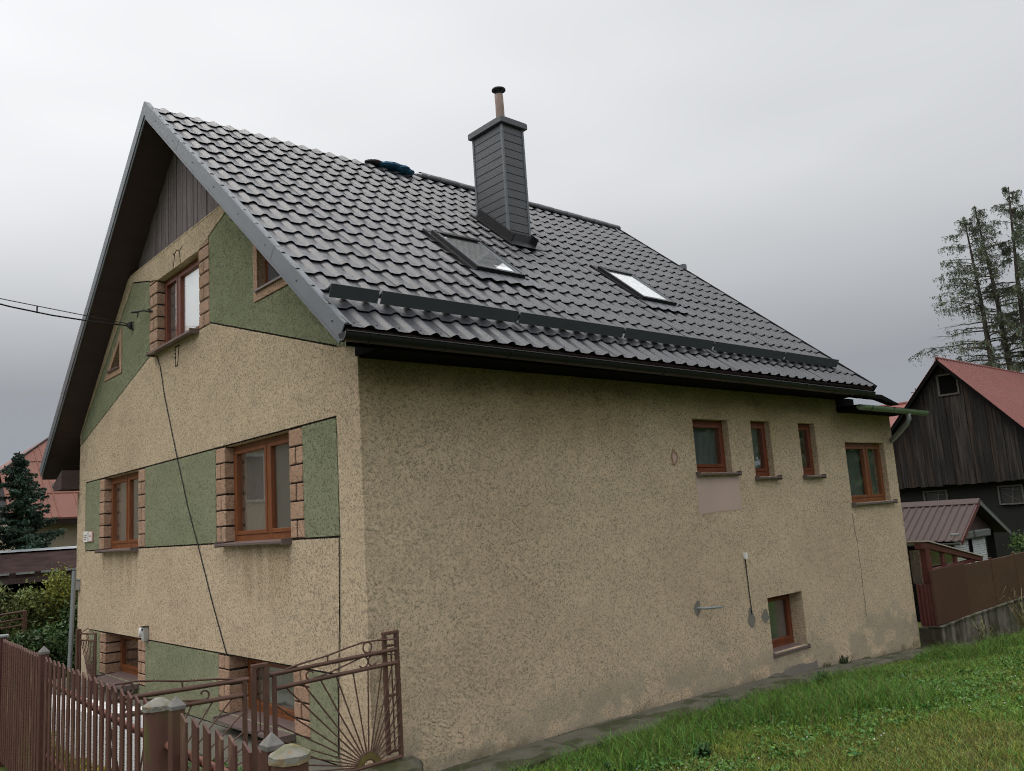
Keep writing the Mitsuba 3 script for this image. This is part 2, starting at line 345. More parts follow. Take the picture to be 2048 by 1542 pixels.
GR = Polygon([(3.68, 5.245), (3.68, 6.42), (3.12, 6.575), (2.9, 6.70), (-.1, under(-.1)-.02), (-.1, 4.12), (.411, 4.272)]).intersection(lower.buffer(-.004))
GL = Polygon([(6.01, 5.224), (6.01, 6.40), (6.80, 6.575), (9.70, under(9.7)-.10), (9.70, 4.26)]).intersection(lower.buffer(-.09))
g = .0105
green = unary_union([G1, G2, GR, GL]).difference(jamb_u.buffer(g*.8)).difference(opens).difference(triR.buffer(g)).difference(triL.buffer(g))
beige = lower.difference(unary_union([G1, G2, GR, GL]).buffer(g*2, join_style=2)).difference(jamb_u.buffer(g)).difference(opens)
# grooves cut in the beige render
for a_, b_ in [((.455, 2.36), (.6, -.4)), ((9.30, 2.34), (9.12, -.2))]:
    from shapely.geometry import LineString
    beige = beige.difference(LineString([a_, b_]).buffer(.004))
for s in (LineString([(9.7, 4.26), (9.76, 4.244)]), LineString([(5.98, 6.39), (5.68, 6.335)])):
    beige = beige.difference(s.buffer(.012))
part(gw, 'joint_bed', prism_yz(lower.intersection(sbox(.42, -1, 12, 12)).difference(opens_wide).difference(niR).difference(niL), .0105, .0128), 'm_joint')
for gg in getattr(beige, 'geoms', [beige]):
    if gg.area > .01: part(gw, 'beige_panel', prism_yz(gg, 0, TIN), 'm_plaster')
for gg in getattr(green, 'geoms', [green]):
    if gg.area > .01: part(gw, 'green_panel', prism_yz(gg, .001, TIN), 'm_green_plaster')
# ornamental joints above the attic window and the stepped keystone mark below its sill
orn = [tube([(-.001, 4.99, 6.345), (-.001, 4.926, 6.55), (-.001, 4.84, 6.575), (-.001, 4.747, 6.525), (-.001, 4.71, 6.345)], .007, 5),
       tube([(-.001, 4.926, 6.51), (-.001, 5.007, 6.565)], .007, 5), tube([(-.001, 4.747, 6.525), (-.001, 4.637, 6.578)], .007, 5)]
kx = Polygon([(4.94, 5.15), (4.76, 5.155), (4.825, 4.85), (4.92, 4.855)])
orn += [prism_yz(kx.difference(kx.buffer(-.018)), -.004, .012)]
for z_ in (4.99, 5.045, 5.10): orn.append(box(-.004, .01, 4.90, 4.95, z_-.011, z_+.011))
part(gw, 'groove_ornament', orn, 'm_joint')
# bricks of the window surrounds
def brick(par, x0, x1, y0, y1, z0, z1, poly=None):
    jit = rng.uniform(-.002, .002, 6)
    m = cbox(x0+jit[0], x1, y0, y1, z0+jit[4]*.8, z1+jit[5]*.8, .008)
    part(par, 'brick', m, 'm_brick_plaster' if rng.random() < .62 else 'm_brick_plaster_dark')
def surround(nm):
    o = GW[nm]; a0, a1 = JAMB[nm]; D = .20 if not nm.startswith('base') else .30
    par = part(H, 'window_surround', [box(.0115, D, a0+.012, o[0]-.004, o[2]+.004, o[3]-.004), box(.0115, D, o[1]+.004, a1-.012, o[2]+.004, o[3]-.004)], 'm_joint')
    n = ROWS[nm]; h = (o[3]-o[2])/n; gp = .017
    for side in (0, 1):
        yi, yo = (o[0], a0) if side == 0 else (o[1], a1)
        sg = -1 if side == 0 else 1
        for r in range(n):
            z0, z1 = o[2]+r*h+gp/2, o[2]+(r+1)*h-gp/2
            if nm == 'attic' and r == n-1: z1 -= .005
            w = abs(yo-yi)
            if (r % 2 == 0) != (nm.startswith('base')):
                c = yi+sg*w*.47
                brick(par, -.003, D, yi, c-sg*gp*.7, z0, z1); brick(par, -.002, .10, c+sg*gp*.7, yo-sg*.005, z0, z1)
            else:
                brick(par, -.003, D, yi, yo-sg*.005, z0, z1)
    if nm == 'attic':
        part(par, 'brick', prism_yz(Polygon([(3.69, 6.342), (4.02, 6.342), (3.69, 6.398)]), -.002, .1), 'm_brick_plaster')
        part(par, 'brick', prism_yz(Polygon([(6.0, 6.342), (5.69, 6.342), (6.0, 6.375)]), -.002, .1), 'm_brick_plaster')
for nm in GW: surround(nm)
# triangular attic niches
for tri, ni, ps in ((triR, niR, 'right'), (triL, niL, 'left')):
    par = part(H, 'triangular_niche', prism_yz(tri.difference(ni), -.012, .03), 'm_brick_plaster', label='triangular brick-coloured niche frame by the '+ps+' roof slope')
    part(par, 'back_board', prism_yz(ni.buffer(.01), .10, .13), 'm_frame_red')
    part(par, 'reveal', prism_yz(ni.buffer(.02).difference(ni), .0305, .098), 'm_brick_plaster_dark')
    c = ni.centroid
    part(par, 'pane', prism_yz(ni.buffer(-.09), .088, .0985), 'm_screen')
    y0, y1 = ni.bounds[0], ni.bounds[2]; z0 = ni.bounds[1]
    part(par, 'sill', box(-.045, .09, y0-.02 if ps == 'left' else y0-.08, y1+.03, z0-.004, z0+.02), 'm_sill')
# upper gable boarded with vertical boards
part(H, 'upper_gable', prism_yz(full.intersection(sbox(-1, 6.70, 12, 12)), .125, .30), 'm_black_wood')
ug = H+'__upper_gable'
y = 3.06; b = 0
while y < 6.75:
    bw = .082
    zt = min(under(y+.01), under(y+bw-.01)) + .02
    pg = full.intersection(sbox(y, 6.70, y+bw-.007, 12))
    if pg.area > .003:
        dx = rng.uniform(0, .012)
        part(ug, 'board', prism_yz(pg, .085+dx, .123), 'm_gable_board')
    y += bw
part(gw, 'ledge', prism_yz(sbox(3.10, 6.7155, 6.95, 6.735), -.006, .12), 'm_plaster')

# --- side wall (plane y = 0)
SW = {'big': (5.325, 6.170, 2.86, 3.615, .10), 'slim': (6.760, 7.285, 2.785, 3.627, .09), 'slim2': (8.125, 8.640, 2.78, 3.627, .09),
      'double': (9.595, 11.060, 2.285, 3.33, .09), 'cellar': (6.70, 7.65, .24, 1.025, .22)}
sop = unary_union([sbox(v[0], v[2], v[1], v[3]) for v in SW.values()])
sw = Polygon([(.0202, -.9), (LX, -.9), (LX, 3.84), (9.45, 3.84), (9.45, 4.30), (.0202, 4.30)]).difference(sop)
part(H, 'side_wall', prism_xz(sw, 0, .42), 'm_plaster')
SWK = H+'__side_wall'
def wobble(pts, amp=.012, n=5, seed=0):
    r = np.random.default_rng(seed); out = []
    P = np.array(pts+[pts[0]], float)
    for a_, b_ in zip(P[:-1], P[1:]):
        for t in np.linspace(0, 1, n, endpoint=False): out.append(a_+(b_-a_)*t + r.normal(0, amp, 2)*(0 < t))
    return Polygon(out).buffer(0)
part(SWK, 'render_patch', prism_xz(wobble([(5.27, 2.30), (6.30, 2.32), (6.29, 2.86), (6.20, 2.86), (6.20, 2.80), (5.31, 2.80), (5.27, 2.84)], .006, 6, 1), -.006, .004), 'm_pink_patch', label='smooth pinkish square patch of new render')
part(SWK, 'render_patch', prism_xz(wobble([(6.26, -.21), (7.88, -.215), (7.85, -.02), (7.1, -.0), (6.95, -.03), (6.28, -.05)], .012, 6, 2), -.007, .004), 'm_grey_patch', label='long grey cement patch near the ground')
for (cx, cz, rx, rz, sd) in ((6.24, .80, .085, .12, 3), (6.60, .785, .09, .085, 4), (5.03, 1.075, .07, .10, 5)):
    a_ = np.linspace(0, 2*np.pi, 14, endpoint=False)
    part(SWK, 'cement_spot', prism_xz(Polygon([(cx+rx*math.cos(t)*(1+.22*math.sin(3*t+sd)), cz+rz*math.sin(t)*(1+.2*math.cos(2*t+sd))) for t in a_]), -.005, .004), 'm_grey_patch')
# ragged vent hole with pinkish rim
a_ = np.linspace(0, 2*np.pi, 16, endpoint=False)
rim = Polygon([(4.845+.062*math.cos(t)*(1+.18*math.sin(2*t+1)), 3.075+.105*math.sin(t)*(1+.2*math.cos(3*t))) for t in a_])
part(SWK, 'vent_hole', prism_xz(rim.difference(rim.buffer(-.025)), -.012, .004), 'm_brick_plaster_dark')
part(SWK, 'vent_plug', prism_xz(rim.buffer(-.0255), -.005, .003), 'm_pink_patch')
part(SWK, 'pipe_stub', tube([(5.03, .01, 1.078), (5.07, -.09, 1.074), (5.18, -.13, 1.070), (5.36, -.15, 1.060)], .016, 8), 'm_galvanised', True)
# crack below the double window
cr = [(9.545, 2.13), (9.56, 1.8), (9.60, 1.62), (9.585, 1.42), (9.61, 1.1), (9.575, .9), (9.60, .62), (9.57, .4)]
part(SWK, 'crack', tube([(x_, -.001, z_) for x_, z_ in cr], .004, 4), 'm_joint')
# other walls of the shell
part(H, 'far_side_wall', box(.42, LX, W-.42, W, -.9, under(W)), 'm_plaster')
part(H, 'rear_wall', box(LX-.42, LX-.001, .42, W-.42, -.9, 3.84), 'm_plaster')
part(H, 'rear_gable', prism_yz(Polygon([(.42, 3.9), (W-.42, 3.9), (W-.42, under(W-.42)), (W/2, under(W/2)-.02), (.42, under(.42))]), 9.05, 9.40), 'm_plaster')
part(H, 'floor', box(.42, 9.4, .42, W-.42, 3.90, 4.02), 'm_black_wood')
part(H, 'floor', box(.42, 11.0, .42, W-.42, 1.30, 1.42), 'm_black_wood')
# rear flat roof with its dark eaves box and green gutter
fr = part(H, 'flat_roof', box(9.455, 11.62, -.42, W-.1, 3.842, 3.925), 'm_black_wood')
part(fr, 'upstand', box(9.4505, 10.12, .002, 1.4, 3.926, 4.10), 'm_black_wood')
def half_round(p, q, r, t=.004, n=12, over=0.0):
    p, q = np.array(p, float), np.array(q, float); d = q-p; L = np.linalg.norm(d); d /= L
    s = np.cross(d, [0, 0, 1.]); s /= np.linalg.norm(s); u = np.cross(s, d)
    a0 = np.linspace(np.pi-over, 2*np.pi+over, n)
    outer = [(r*math.cos(t_), r*math.sin(t_)) for t_ in a0]; inner = [((r-t)*math.cos(t_), (r-t)*math.sin(t_)) for t_ in a0[::-1]]
    m = trimesh.creation.extrude_polygon(Polygon(outer+inner), L, engine='earcut')
    return xf(m, p if (np.cross(s, u) @ d) > 0 else q, s, u, np.cross(s, u))
def end_cap(p, axis, r, t=.006):
    a0 = np.linspace(np.pi, 2*np.pi, 12)
    d = np.array(axis, float); s = np.cross(d, [0, 0, 1.]); u = np.cross(s, d)
    m = trimesh.creation.extrude_polygon(Polygon([(r*math.cos(t_), r*math.sin(t_)) for t_ in a0]), t, engine='earcut')
    w = np.cross(s, u); return xf(m, p, s, u, w)
gg_ = part(H, 'gutter', [half_round((9.28, -.52, 3.885), (11.78, -.52, 3.862), .078), end_cap((9.28, -.52, 3.885), (1, 0, 0), .0785), end_cap((11.78, -.52, 3.862), (1, 0, 0), .0785)], 'm_green_gutter', 40, label='short green half-round gutter at the far end')
for x_ in (9.55, 10.35, 11.3): part(gg_, 'bracket', half_round((x_, -.52, 3.884), (x_+.03, -.52, 3.884), .083, .004), 'm_black_metal')
part(gg_, 'downpipe', [tube([(11.05, -.52, 3.82), (11.05, -.52, 3.70), (11.08, -.46, 3.62), (11.22, -.25, 3.50), (11.47, .12, 3.30), (11.52, .25, 3.2), (11.52, .25, 1.8)], .045, 12)], 'm_galvanised', True, label='grey downpipe bending back under the green gutter')

# --- roof
roof = part(H, 'roof', prism_yz(Polygon([rp(0, -.0, -.012)[1:], rp(0, 7.015, -.012)[1:], (W/2, ZR-.165), rp(0, .02, -.125)[1:]]), -OV+.03, LB-.02), 'm_dark_wood')
part(roof, 'left_deck', prism_yz(Polygon([(W/2, ZR-.03), (YL, surf(YL)-.03), (YL-.02, surf(YL)-.17), (W/2, ZR-.17)]), -OV+.03, LB-.02), 'm_dark_wood')
part(roof, 'left_sheet', prism_yz(Polygon([(W/2+.02, ZR-.005), (YL+.02, surf(YL+.02)-.005), (YL+.02, surf(YL+.02)-.028), (W/2+.02, ZR-.028)]), -OV+.01, LB), 'm_roof_metal')
NT, NR, PT = 42, 18, .2495; LT = .3955; X0 = -.487
tt = np.array([0, .04, .09, .14, .19, .24, .29, .34, .39, .44, .49, .60, .80, 1.0])
def prof(t): return np.where(t < .49, .031*np.sin(np.pi*np.clip(t/.49, 0, 1))**1.02, -.003*np.sin(np.pi*(t-.49)/.51))
u = tt*PT; h = prof(tt); n_ = len(tt); ST_ = .0235
vt = np.concatenate([np.stack([u, 0*u-.004, h+ST_], 1), np.stack([u, 0*u+LT*.5, h+ST_*.5], 1), np.stack([u, 0*u+LT+.012, h-.001], 1),
                     np.stack([u, 0*u-.004, h+ST_], 1), np.stack([u, 0*u-.002, h+ST_-.004], 1), np.stack([u, 0*u+.038, h-.004], 1)])
ft = []
for (r0, r1) in ((0, 1), (1, 2), (4, 3), (5, 4)):
    for c in range(n_-1):
        p_, q_ = r0*n_+c, r1*n_+c; ft += [(p_, p_+1, q_+1), (p_, q_+1, q_)]
tile = trimesh.Trimesh(vt, np.array(ft), process=False)
tile_ply = mikit.ply(tile, 'm_roof_metal', smooth=30)
def clipped(c):
    m = tile.copy()
    if c == 0: m.vertices[:, 0] = np.maximum(m.vertices[:, 0], .036)
    if c == NT-1: m.vertices[:, 0] = np.minimum(m.vertices[:, 0], LB-.004-X0-c*PT)
    return m
edge_ply = {c: mikit.ply(clipped(c), 'm_roof_metal', smooth=30) for c in (0, NT-1)}
order = []
for r in range(NR):
    for c in range(NT):
        o = rp(X0+c*PT, r*LT); order.append((np.linalg.norm(o-CAM), r, c))
order.sort()
def tile_T(r, c):
    M = np.eye(4); M[:3, 0] = (1, 0, 0); M[:3, 1] = SU*(1 if r < NR-1 else .735); M[:3, 2] = SN; M[:3, 3] = rp(X0+c*PT, r*LT, .0015*math.sin(c*12.7+r*5.1) + .004*((c//5) % 2)); return M
for d_, r, c in order[:300]:
    part(roof, 'tile', {**edge_ply.get(c, tile_ply), 'to_world': T(tile_T(r, c).tolist())}, None)
rest = []
for d_, r, c in order[300:]:
    m = clipped(c); m.apply_transform(tile_T(r, c)); rest.append(m)
part(roof, 'tile_field', cat_(rest), 'm_roof_metal', 30, kind='stuff')
# screws in the lowest row
sc = [disc(rp(X0+(c+.75)*PT, .09, .018), SN, .008, .008, 6) for c in range(0, NT)]
part(roof, 'screw_row', sc, 'm_black_metal')
# verge flashing on the front, right and left slope, and the rear
def verge(side, x0, x1, segs):
    Ls = 7.015 if side > 0 else (YL-W/2)/CT+.0
    step = Ls/segs
    for q in range(segs):
        s0, s1 = q*step-(.0 if q else .01), (q+1)*step+(.03 if q < segs-1 else .03)
        d = .0022*(q % 2)
        poly = [(s0, .042+d), (s1, .042+d), (s1, -.118), (s0, -.118)]
        fn = (lambda s, h: rp(0, s, h)[1:]) if side > 0 else (lambda s, h: np.array([W-0+0, 0])*0 + np.array([W-rp(0, s-(YL-W-E_)/CT, h)[1], rp(0, s-(YL-W-E_)/CT, h)[2]]))
        P = Polygon([fn(*p_) for p_ in poly])
        vk = part(roof, 'verge_flashing', [prism_yz(P, x0-d, x0+.012), prism_yz(Polygon([fn(s0, .045+d), fn(s1, .045+d), fn(s1, .035+d), fn(s0, .035+d)]), x0+.0125, x0+.075)], 'm_flashing')
        part(vk, 'drip_edge', prism_yz(Polygon([fn(s0, -.128), fn(s1, -.128), fn(s1, -.163), fn(s0, -.163)]), x0+.012, x0+.028), 'm_flashing')
        if side > 0:
            for f in (.12, .62): part(vk, 'screw', disc(np.array([x0-.004, *fn(s0+f*step, .0-.04)]), (1, 0, 0), .009, .006, 6), 'm_black_metal')
verge(1, -OV-.012, 0, 4); verge(-1, -OV-.012, 0, 4)
part(roof, 'rear_verge', prism_yz(Polygon([rp(0, -.01, .05)[1:], rp(0, 7.03, .05)[1:], rp(0, 7.03, -.12)[1:], rp(0, -.01, -.12)[1:]]), LB+.004, LB+.022), 'm_black_metal')
part(roof, 'rear_hook', box(LB-.01, LB+.10, rp(0, 4.86)[1]-.05, rp(0, 4.86)[1]+.05, rp(0, 4.86)[2]+.02, rp(0, 4.86)[2]+.12), 'm_flashing')
part(roof, 'barge_underlay', prism_yz(Polygon([rp(0, .0, -.121)[1:], rp(0, 7.0, -.121)[1:], rp(0, 7.0, -.15)[1:], rp(0, .0, -.15)[1:]]), -OV+.035, -OV+.06), 'm_black_wood')
# ridge cap from the middle to the far end
rc = []
x = 4.42; q = 0
while x < LB-.05:
    L = min(.42, LB+.02-x)
    a_ = np.linspace(-.15*np.pi, 1.15*np.pi, 12); r_ = .088+.004*(q % 2)
    pol = Polygon([(r_*math.cos(t)*1.25, r_*math.sin(t)) for t in a_]+[((r_-.006)*math.cos(t)*1.25, (r_-.006)*math.sin(t)) for t in a_[::-1]])
    m = prism_yz(pol, x, x+L+.02); m.apply_translation((0, W/2, ZR+.018)); 
    part(roof, 'ridge_cap', m, 'm_roof_metal', 40); x += L; q += 1
part(roof, 'ridge_batten', box(-OV+.05, LB-.05, W/2-.03, W/2+.03, ZR-.09, ZR-.02), 'm_black_wood')
# eave: fascia, soffit, corner box and the black gutter
part(roof, 'fascia', box(-OV+.05, 9.6, -.478, -.452, 4.055, 4.185), 'm_black_wood')
part(roof, 'soffit', box(.021, 9.45, -.451, -.001, 4.062, 4.082), 'm_black_wood')
part(roof, 'eave_box', box(-.03, .0195, -.451, -.001, 4.075, 4.20), 'm_black_wood')
gut = part(H, 'gutter', [half_round((-.50, -.575, 4.145), (9.60, -.575, 4.098), .076, .004, 14), end_cap((-.50, -.575, 4.145), (1, 0, 0), .0765), end_cap((9.595, -.575, 4.098), (1, 0, 0), .0765),
                       tube([(-.50, -.651, 4.147), (9.6, -.651, 4.10)], .008, 6)], 'm_black_metal', 40, label='long black half-round gutter under the tiled eave')
a_ = np.linspace(np.pi, 2*np.pi, 12)
part(gut, 'gutter_ring', tube([(-.505, -.575+.070*math.cos(t), 4.145+.070*math.sin(t)) for t in a_], .0055, 6), 'm_flashing', True)
for q in range(12): part(gut, 'bracket', half_round((-.25+q*.85, -.575, 4.143-q*.0039), (-.222+q*.85, -.575, 4.143-q*.0039), .081, .004), 'm_black_metal')
part(roof, 'outlet_board', prism_xz(Polygon([(9.0, 4.075), (9.93, 4.078), (10.52, 3.955), (10.56, 3.93), (10.40, 3.93), (9.87, 4.005), (9.0, 4.01)]), -.60, -.47), 'm_black_wood')
# snow guards
for q, (a0, a1) in enumerate([(-.38, .155), (.19, 2.005), (2.04, 3.815), (3.855, 5.75), (5.79, 7.65), (7.69, 9.36)]):
    dz = .004*(q % 2)
    pl = [rp(0, .52, .062), rp(0, .550, .190+dz), rp(0, .559, .190+dz), rp(0, .60, .12), rp(0, .66, .072), rp(0, .655, .066), rp(0, .592, .112), rp(0, .553, .160), rp(0, .530, .066)]
    part(roof, 'snow_guard', prism_yz(Polygon([v[1:] for v in pl]), a0, a1), 'm_guard')
# skylights
def sky_window(x0, x1, s0, s1, blind, nm):
    fr_ = .042
    def rb(xa, xb, sa, sb, ha, hb): 
        return xf(box(xa, xb, sa, sb, ha, hb), rp(0, 0), (1, 0, 0), SU, SN)
    kx_ = part(H, 'skylight', [rb(x0, x0+fr_, s0, s1, .0, .098), rb(x1-fr_, x1, s0, s1, 0, .098), rb(x0+fr_, x1-fr_, s0, s0+fr_, 0, .098), rb(x0+fr_, x1-fr_, s1-.085, s1, 0, .104),
                              rb(x0-.07, x0-.003, s0-.02, s1+.02, .02, .055), rb(x1+.003, x1+.07, s0-.02, s1+.02, .02, .055), rb(x0-.07, x1+.07, s1+.023, s1+.12, .02, .06)], 'm_black_metal', label=nm)
    part(kx_, 'sash', [rb(x0+fr_+.003, x0+fr_+.038, s0+fr_, s1-.085, .05, .092), rb(x1-fr_-.038, x1-fr_-.003, s0+fr_, s1-.085, .05, .092), rb(x0+fr_+.04, x1-fr_-.04, s0+fr_+.003, s0+fr_+.04, .05, .092)], 'm_flashing')
    part(kx_, 'pane', rb(x0+fr_+.03, x1-fr_-.03, s0+fr_+.03, s1-.09, .076, .0785), 'm_wet_glass')
    part(kx_, 'blind', rb(x0+fr_+.036, x1-fr_-.036, s0+fr_+.036, s1-.09, .064, .068), blind)
    # pleated apron below
    cs = np.linspace(x0-.12, x1+.16, 26); ap = []
    for s_ in (s0-.30, s0-.15, s0-.004):
        k_ = (s0-s_)/.30
        ap.append(np.array([rp(c_, s_, .045+.030*k_*(.5+.5*math.cos(2*math.pi*((c_-X0)/PT-.245)))+.004*math.sin(c_*51)) for c_ in cs]))
    n2 = len(cs); V_ = np.vstack(ap); F_ = []
    for r_ in (0, 1):
        for c_ in range(n2-1):
            p0 = r_*n2+c_; F_ += [(p0, p0+1, p0+n2+1), (p0, p0+n2+1, p0+n2)]
    part(kx_, 'apron', trimesh.Trimesh(V_, np.array(F_), process=False), 'm_cladding', True)
    return kx_
def wet_h(p, n, uv): return fbm(p.x*26, p.y*40, p.z*26, 3)
scene['m_wet_glass'] = {'type': 'thindielectric', 'int_ior': 1.6}
def blind1(p, n, uv):
    g_ = fbm(p.x*22, p.y*30, p.z*20, 3)
    return mix((.06, .066, .066), (.24, .25, .25), g_)
mat('wet_blind', blind1, .35, bump=wet_h, bscale=.012, beps=.004)
k1 = sky_window(2.545, 3.40, 2.20, 3.44, 'm_wet_blind', 'left skylight with dark wet glass just below the chimney')
part(k1, 'bright_strip', xf(box(3.02, 3.30, 2.30, 2.47, .0685, .0705), rp(0, 0), (1, 0, 0), SU, SN), 'm_blind')
sky_window(5.985, 6.83, 2.26, 3.44, 'm_blind', 'right skylight with pale blind')
# chimney
CX0, CX1, CY0, CY1, CZ0, CZ1 = 4.40, 4.88, 2.505, 3.26, 6.60, 8.80
ch = part(H, 'chimney', box(CX0+.02, CX1-.02, CY0+.02, CY1-.02, CZ0-.4, CZ1), 'm_black_metal', label='tall chimney clad in dark grey metal strips')
rows = 17; rh = (CZ1-6.42)/rows
for r in range(rows):
    z0, z1 = 6.42+r*rh+.004, 6.42+(r+1)*rh-.003
    dz = .0
    for sd in range(4):
        dd = .012+.0035*rng.random()
        if sd == 0: m = (CX0+.025, CX1-.025, CY0+.02-dd, CY0+.0205)
        if sd == 1: m = (CX0+.025, CX1-.025, CY1-.0205, CY1-.02+dd)
        if sd == 2: m = (CX0+.02-dd, CX0+.0205, CY0+.025, CY1-.025)
        if sd == 3: m = (CX1-.0205, CX1-.02+dd, CY0+.025, CY1-.025)
        if z1 < surf(CY0)+.02: continue
        part(ch, 'cladding_strip', cbox(m[0], m[1], m[2], m[3], z0, z1, .004), 'm_cladding')
part(ch, 'corner_trim', [box(cx_-.006 if cx_ < 4.6 else cx_-.03, cx_+.03 if cx_ < 4.6 else cx_+.006, cy_-.006 if cy_ < 2.9 else cy_-.03, cy_+.03 if cy_ < 2.9 else cy_+.006, 6.2, CZ1-.01) for cx_ in (CX0, CX1) for cy_ in (CY0, CY1)], 'm_flashing')
part(ch, 'cap', [cbox(CX0-.055, CX1+.055, CY0-.055, CY1+.055, CZ1, CZ1+.10, .006), cbox(CX0-.04, CX1+.04, CY0-.04, CY1+.04, CZ1+.1005, CZ1+.115, .003)], 'm_cladding')
part(ch, 'base_flashing', [xf(box(CX0-.13, CX1+.13, (CY0+E_)/CT-.20, (CY1+E_)/CT+.14, .055, .068), rp(0, 0), (1, 0, 0), SU, SN),
                           prism_yz(Polygon([rp(0, (CY0+E_)/CT-.05, .07)[1:], rp(0, (CY1+E_)/CT+.02, .07)[1:], rp(0, (CY1+E_)/CT+.02, .19)[1:], rp(0, (CY0+E_)/CT-.05, .19)[1:]]), CX0-.03, CX0-.012),
                           prism_yz(Polygon([rp(0, (CY0+E_)/CT-.05, .07)[1:], rp(0, (CY1+E_)/CT+.02, .07)[1:], rp(0, (CY1+E_)/CT+.02, .19)[1:], rp(0, (CY0+E_)/CT-.05, .19)[1:]]), CX1+.012, CX1+.03),
                           box(CX0-.03, CX1+.03, CY0-.03, CY0-.008, surf(CY0)+.02, surf(CY0)+.20)], 'm_black_metal')
part(ch, 'flue_pipe', tube([(4.66, 2.80, CZ1+.1), (4.66, 2.80, 9.30), (4.655, 2.80, 9.50)], [.075, .073, .072], 18), 'm_flue', True, label='rusty brown flue pipe')
mat('flue', lambda p, n, uv: mix((.21, .135, .105), (.32, .24, .20), fbm(p.x*20, p.y*20, p.z*4, 3)), .55)
part(ch, 'flue_cap', [tube([(4.66, 2.80, 9.575), (4.66, 2.80, 9.595), (4.66, 2.80, 9.63)], [.118, .118, .01], 22)] + [tube([(4.66+.06*math.cos(t), 2.80+.06*math.sin(t), 9.48), (4.66+.07*math.cos(t), 2.80+.07*math.sin(t), 9.59)], .008, 5) for t in (.4, 2.5, 4.6)], 'm_black_metal', 30)

# --- windows
def win(org, au, aw, w, hgt, depth, splits, fmat, sill_w=.05, sill_l=.05, sill_r=.05, back=None, sash='both', label=None):
    """org: lower left corner of the opening seen from outside; au: unit vector to the right; aw: outward."""
    au, aw = np.array(au, float), np.array(aw, float); av = np.array([0, 0, 1.])
    def B(u0, u1, v0, v1, w0, w1, b=.004): return xf(cbox(u0, u1, v0, v1, w0, w1, b), org, au, av, aw)
    f = .058; d0, d1 = -depth-.075, -depth
    ms = [B(0, f, 0, hgt, d0, d1), B(w-f, w, 0, hgt, d0, d1), B(f, w-f, hgt-f, hgt, d0, d1), B(f, w-f, 0, f*1.35, d0, d1)]
    edges = [f] + [s*w for s in splits] + [w-f]
    for s in splits: ms.append(B(s*w-.034, s*w+.034, f*1.35, hgt-f, d0, d1+.004))
    k_ = part(H, 'window', ms, fmat, label=label)
    for q in range(len(edges)-1):
        a0, a1 = edges[q]+(.034 if q else 0), edges[q+1]-(.034 if q < len(edges)-2 else 0); v0, v1 = f*1.35, hgt-f
        g_ = .05
        part(k_, 'sash', [B(a0+.002, a0+g_, v0+.002, v1-.002, d0+.01, d1+.012), B(a1-g_, a1-.002, v0+.002, v1-.002, d0+.01, d1+.012), B(a0+g_, a1-g_, v0+.002, v0+g_, d0+.01, d1+.012), B(a0+g_, a1-g_, v1-g_, v1-.002, d0+.01, d1+.012)], fmat)
        part(k_, 'pane', xf(box(a0+g_-.008, a1-g_+.008, v0+g_-.008, v1-g_+.008, d1-.028, d1-.024), org, au, av, aw), 'm_glass')
        bk = back[q] if back else None
        if bk:
            nn = 40; U = np.linspace(a0+g_-.02, a1-g_+.02, nn); dep = d1-.085-.012*np.abs(np.sin(U*38+q*2))-.006*np.sin(U*91)
            if bk in ('m_blind', 'm_screen'): dep = 0*dep + d1-.05
            Vv = np.vstack([np.stack([U, 0*U+v0, dep], 1), np.stack([U, 0*U+v1, dep], 1)])
            Ff = []
            for c_ in range(nn-1): Ff += [(c_, c_+1, c_+nn+1), (c_, c_+nn+1, c_+nn)]
            part(k_, 'blind' if bk == 'm_blind' else 'fly_screen' if bk == 'm_screen' else 'curtain', xf(trimesh.Trimesh(Vv, np.array(Ff), process=False), org, au, av, aw), bk, True)
    part(k_, 'sill', [xf(xf(box(-sill_l, w+sill_r, -.012, .006, d1, sill_w), (0, -.012, 0), (1, 0, 0), (0, 1, .10), (0, -.10, 1)), org, au, av, aw), B(-sill_l, w+sill_r, -.040, -.012, sill_w-.012, sill_w, .002),
                      B(-sill_l-.004, -sill_l+.012, -.055, .012, d1*.3, sill_w+.003, .002), B(w+sill_r-.012, w+sill_r+.004, -.055, .012, d1*.3, sill_w+.003, .002)], 'm_sill')
    part(k_, 'drain_cap', [disc(np.array(org)+au*w*t_+av*.035+aw*(d1+.003), aw, .009, .008, 8) for t_ in (.14, .60)], 'm_frame')
    # plain dark room behind the glass
    part(k_, 'room', [xf(box(-.3, w+.3, -.3, hgt+.3, d0-.9, d0-.88), org, au, av, aw)], 'm_black_wood')
    return k_
gwin = lambda nm: ((0.0, GW[nm][1], GW[nm][2]), (0, -1, 0), (-1, 0, 0), GW[nm][1]-GW[nm][0], GW[nm][3]-GW[nm][2])
win(*gwin('main'), .115, [.565], 'm_frame', .12, .05, .015, ['m_curtain', 'm_screen'], label='wide brown two-sash window near the corner')
win(*gwin('left'), .115, [.515], 'm_frame', .12, .05, .015, ['m_curtain', 'm_screen'], label='two-sash brown window near the far gable edge')
win(*gwin('attic'), .115, [.36], 'm_frame_red', .13, .09, -.01, ['m_screen', 'm_blind'], label='attic window with white right sash')
win(*gwin('base_near'), .235, [], 'm_frame', .20, .0, .02, ['m_dark_curtain'], label='low cellar window behind the ornate gate')
win(*gwin('base_far'), .235, [], 'm_frame', .22, .0, .04, None, label='low cellar window behind the picket fence')
def swin(nm, splits, fm, back, sl, lab):
    v = SW[nm]; return win((v[0], 0.0, v[2]), (1, 0, 0), (0, -1, 0), v[1]-v[0], v[3]-v[2], v[4], splits, fm, .075 if nm != 'cellar' else .03, .03 if nm != 'cellar' else 0, sl, back, label=lab)
swin('big', [], 'm_frame_red', ['m_blue_blind'], .11, 'squarish window above the pink patch')
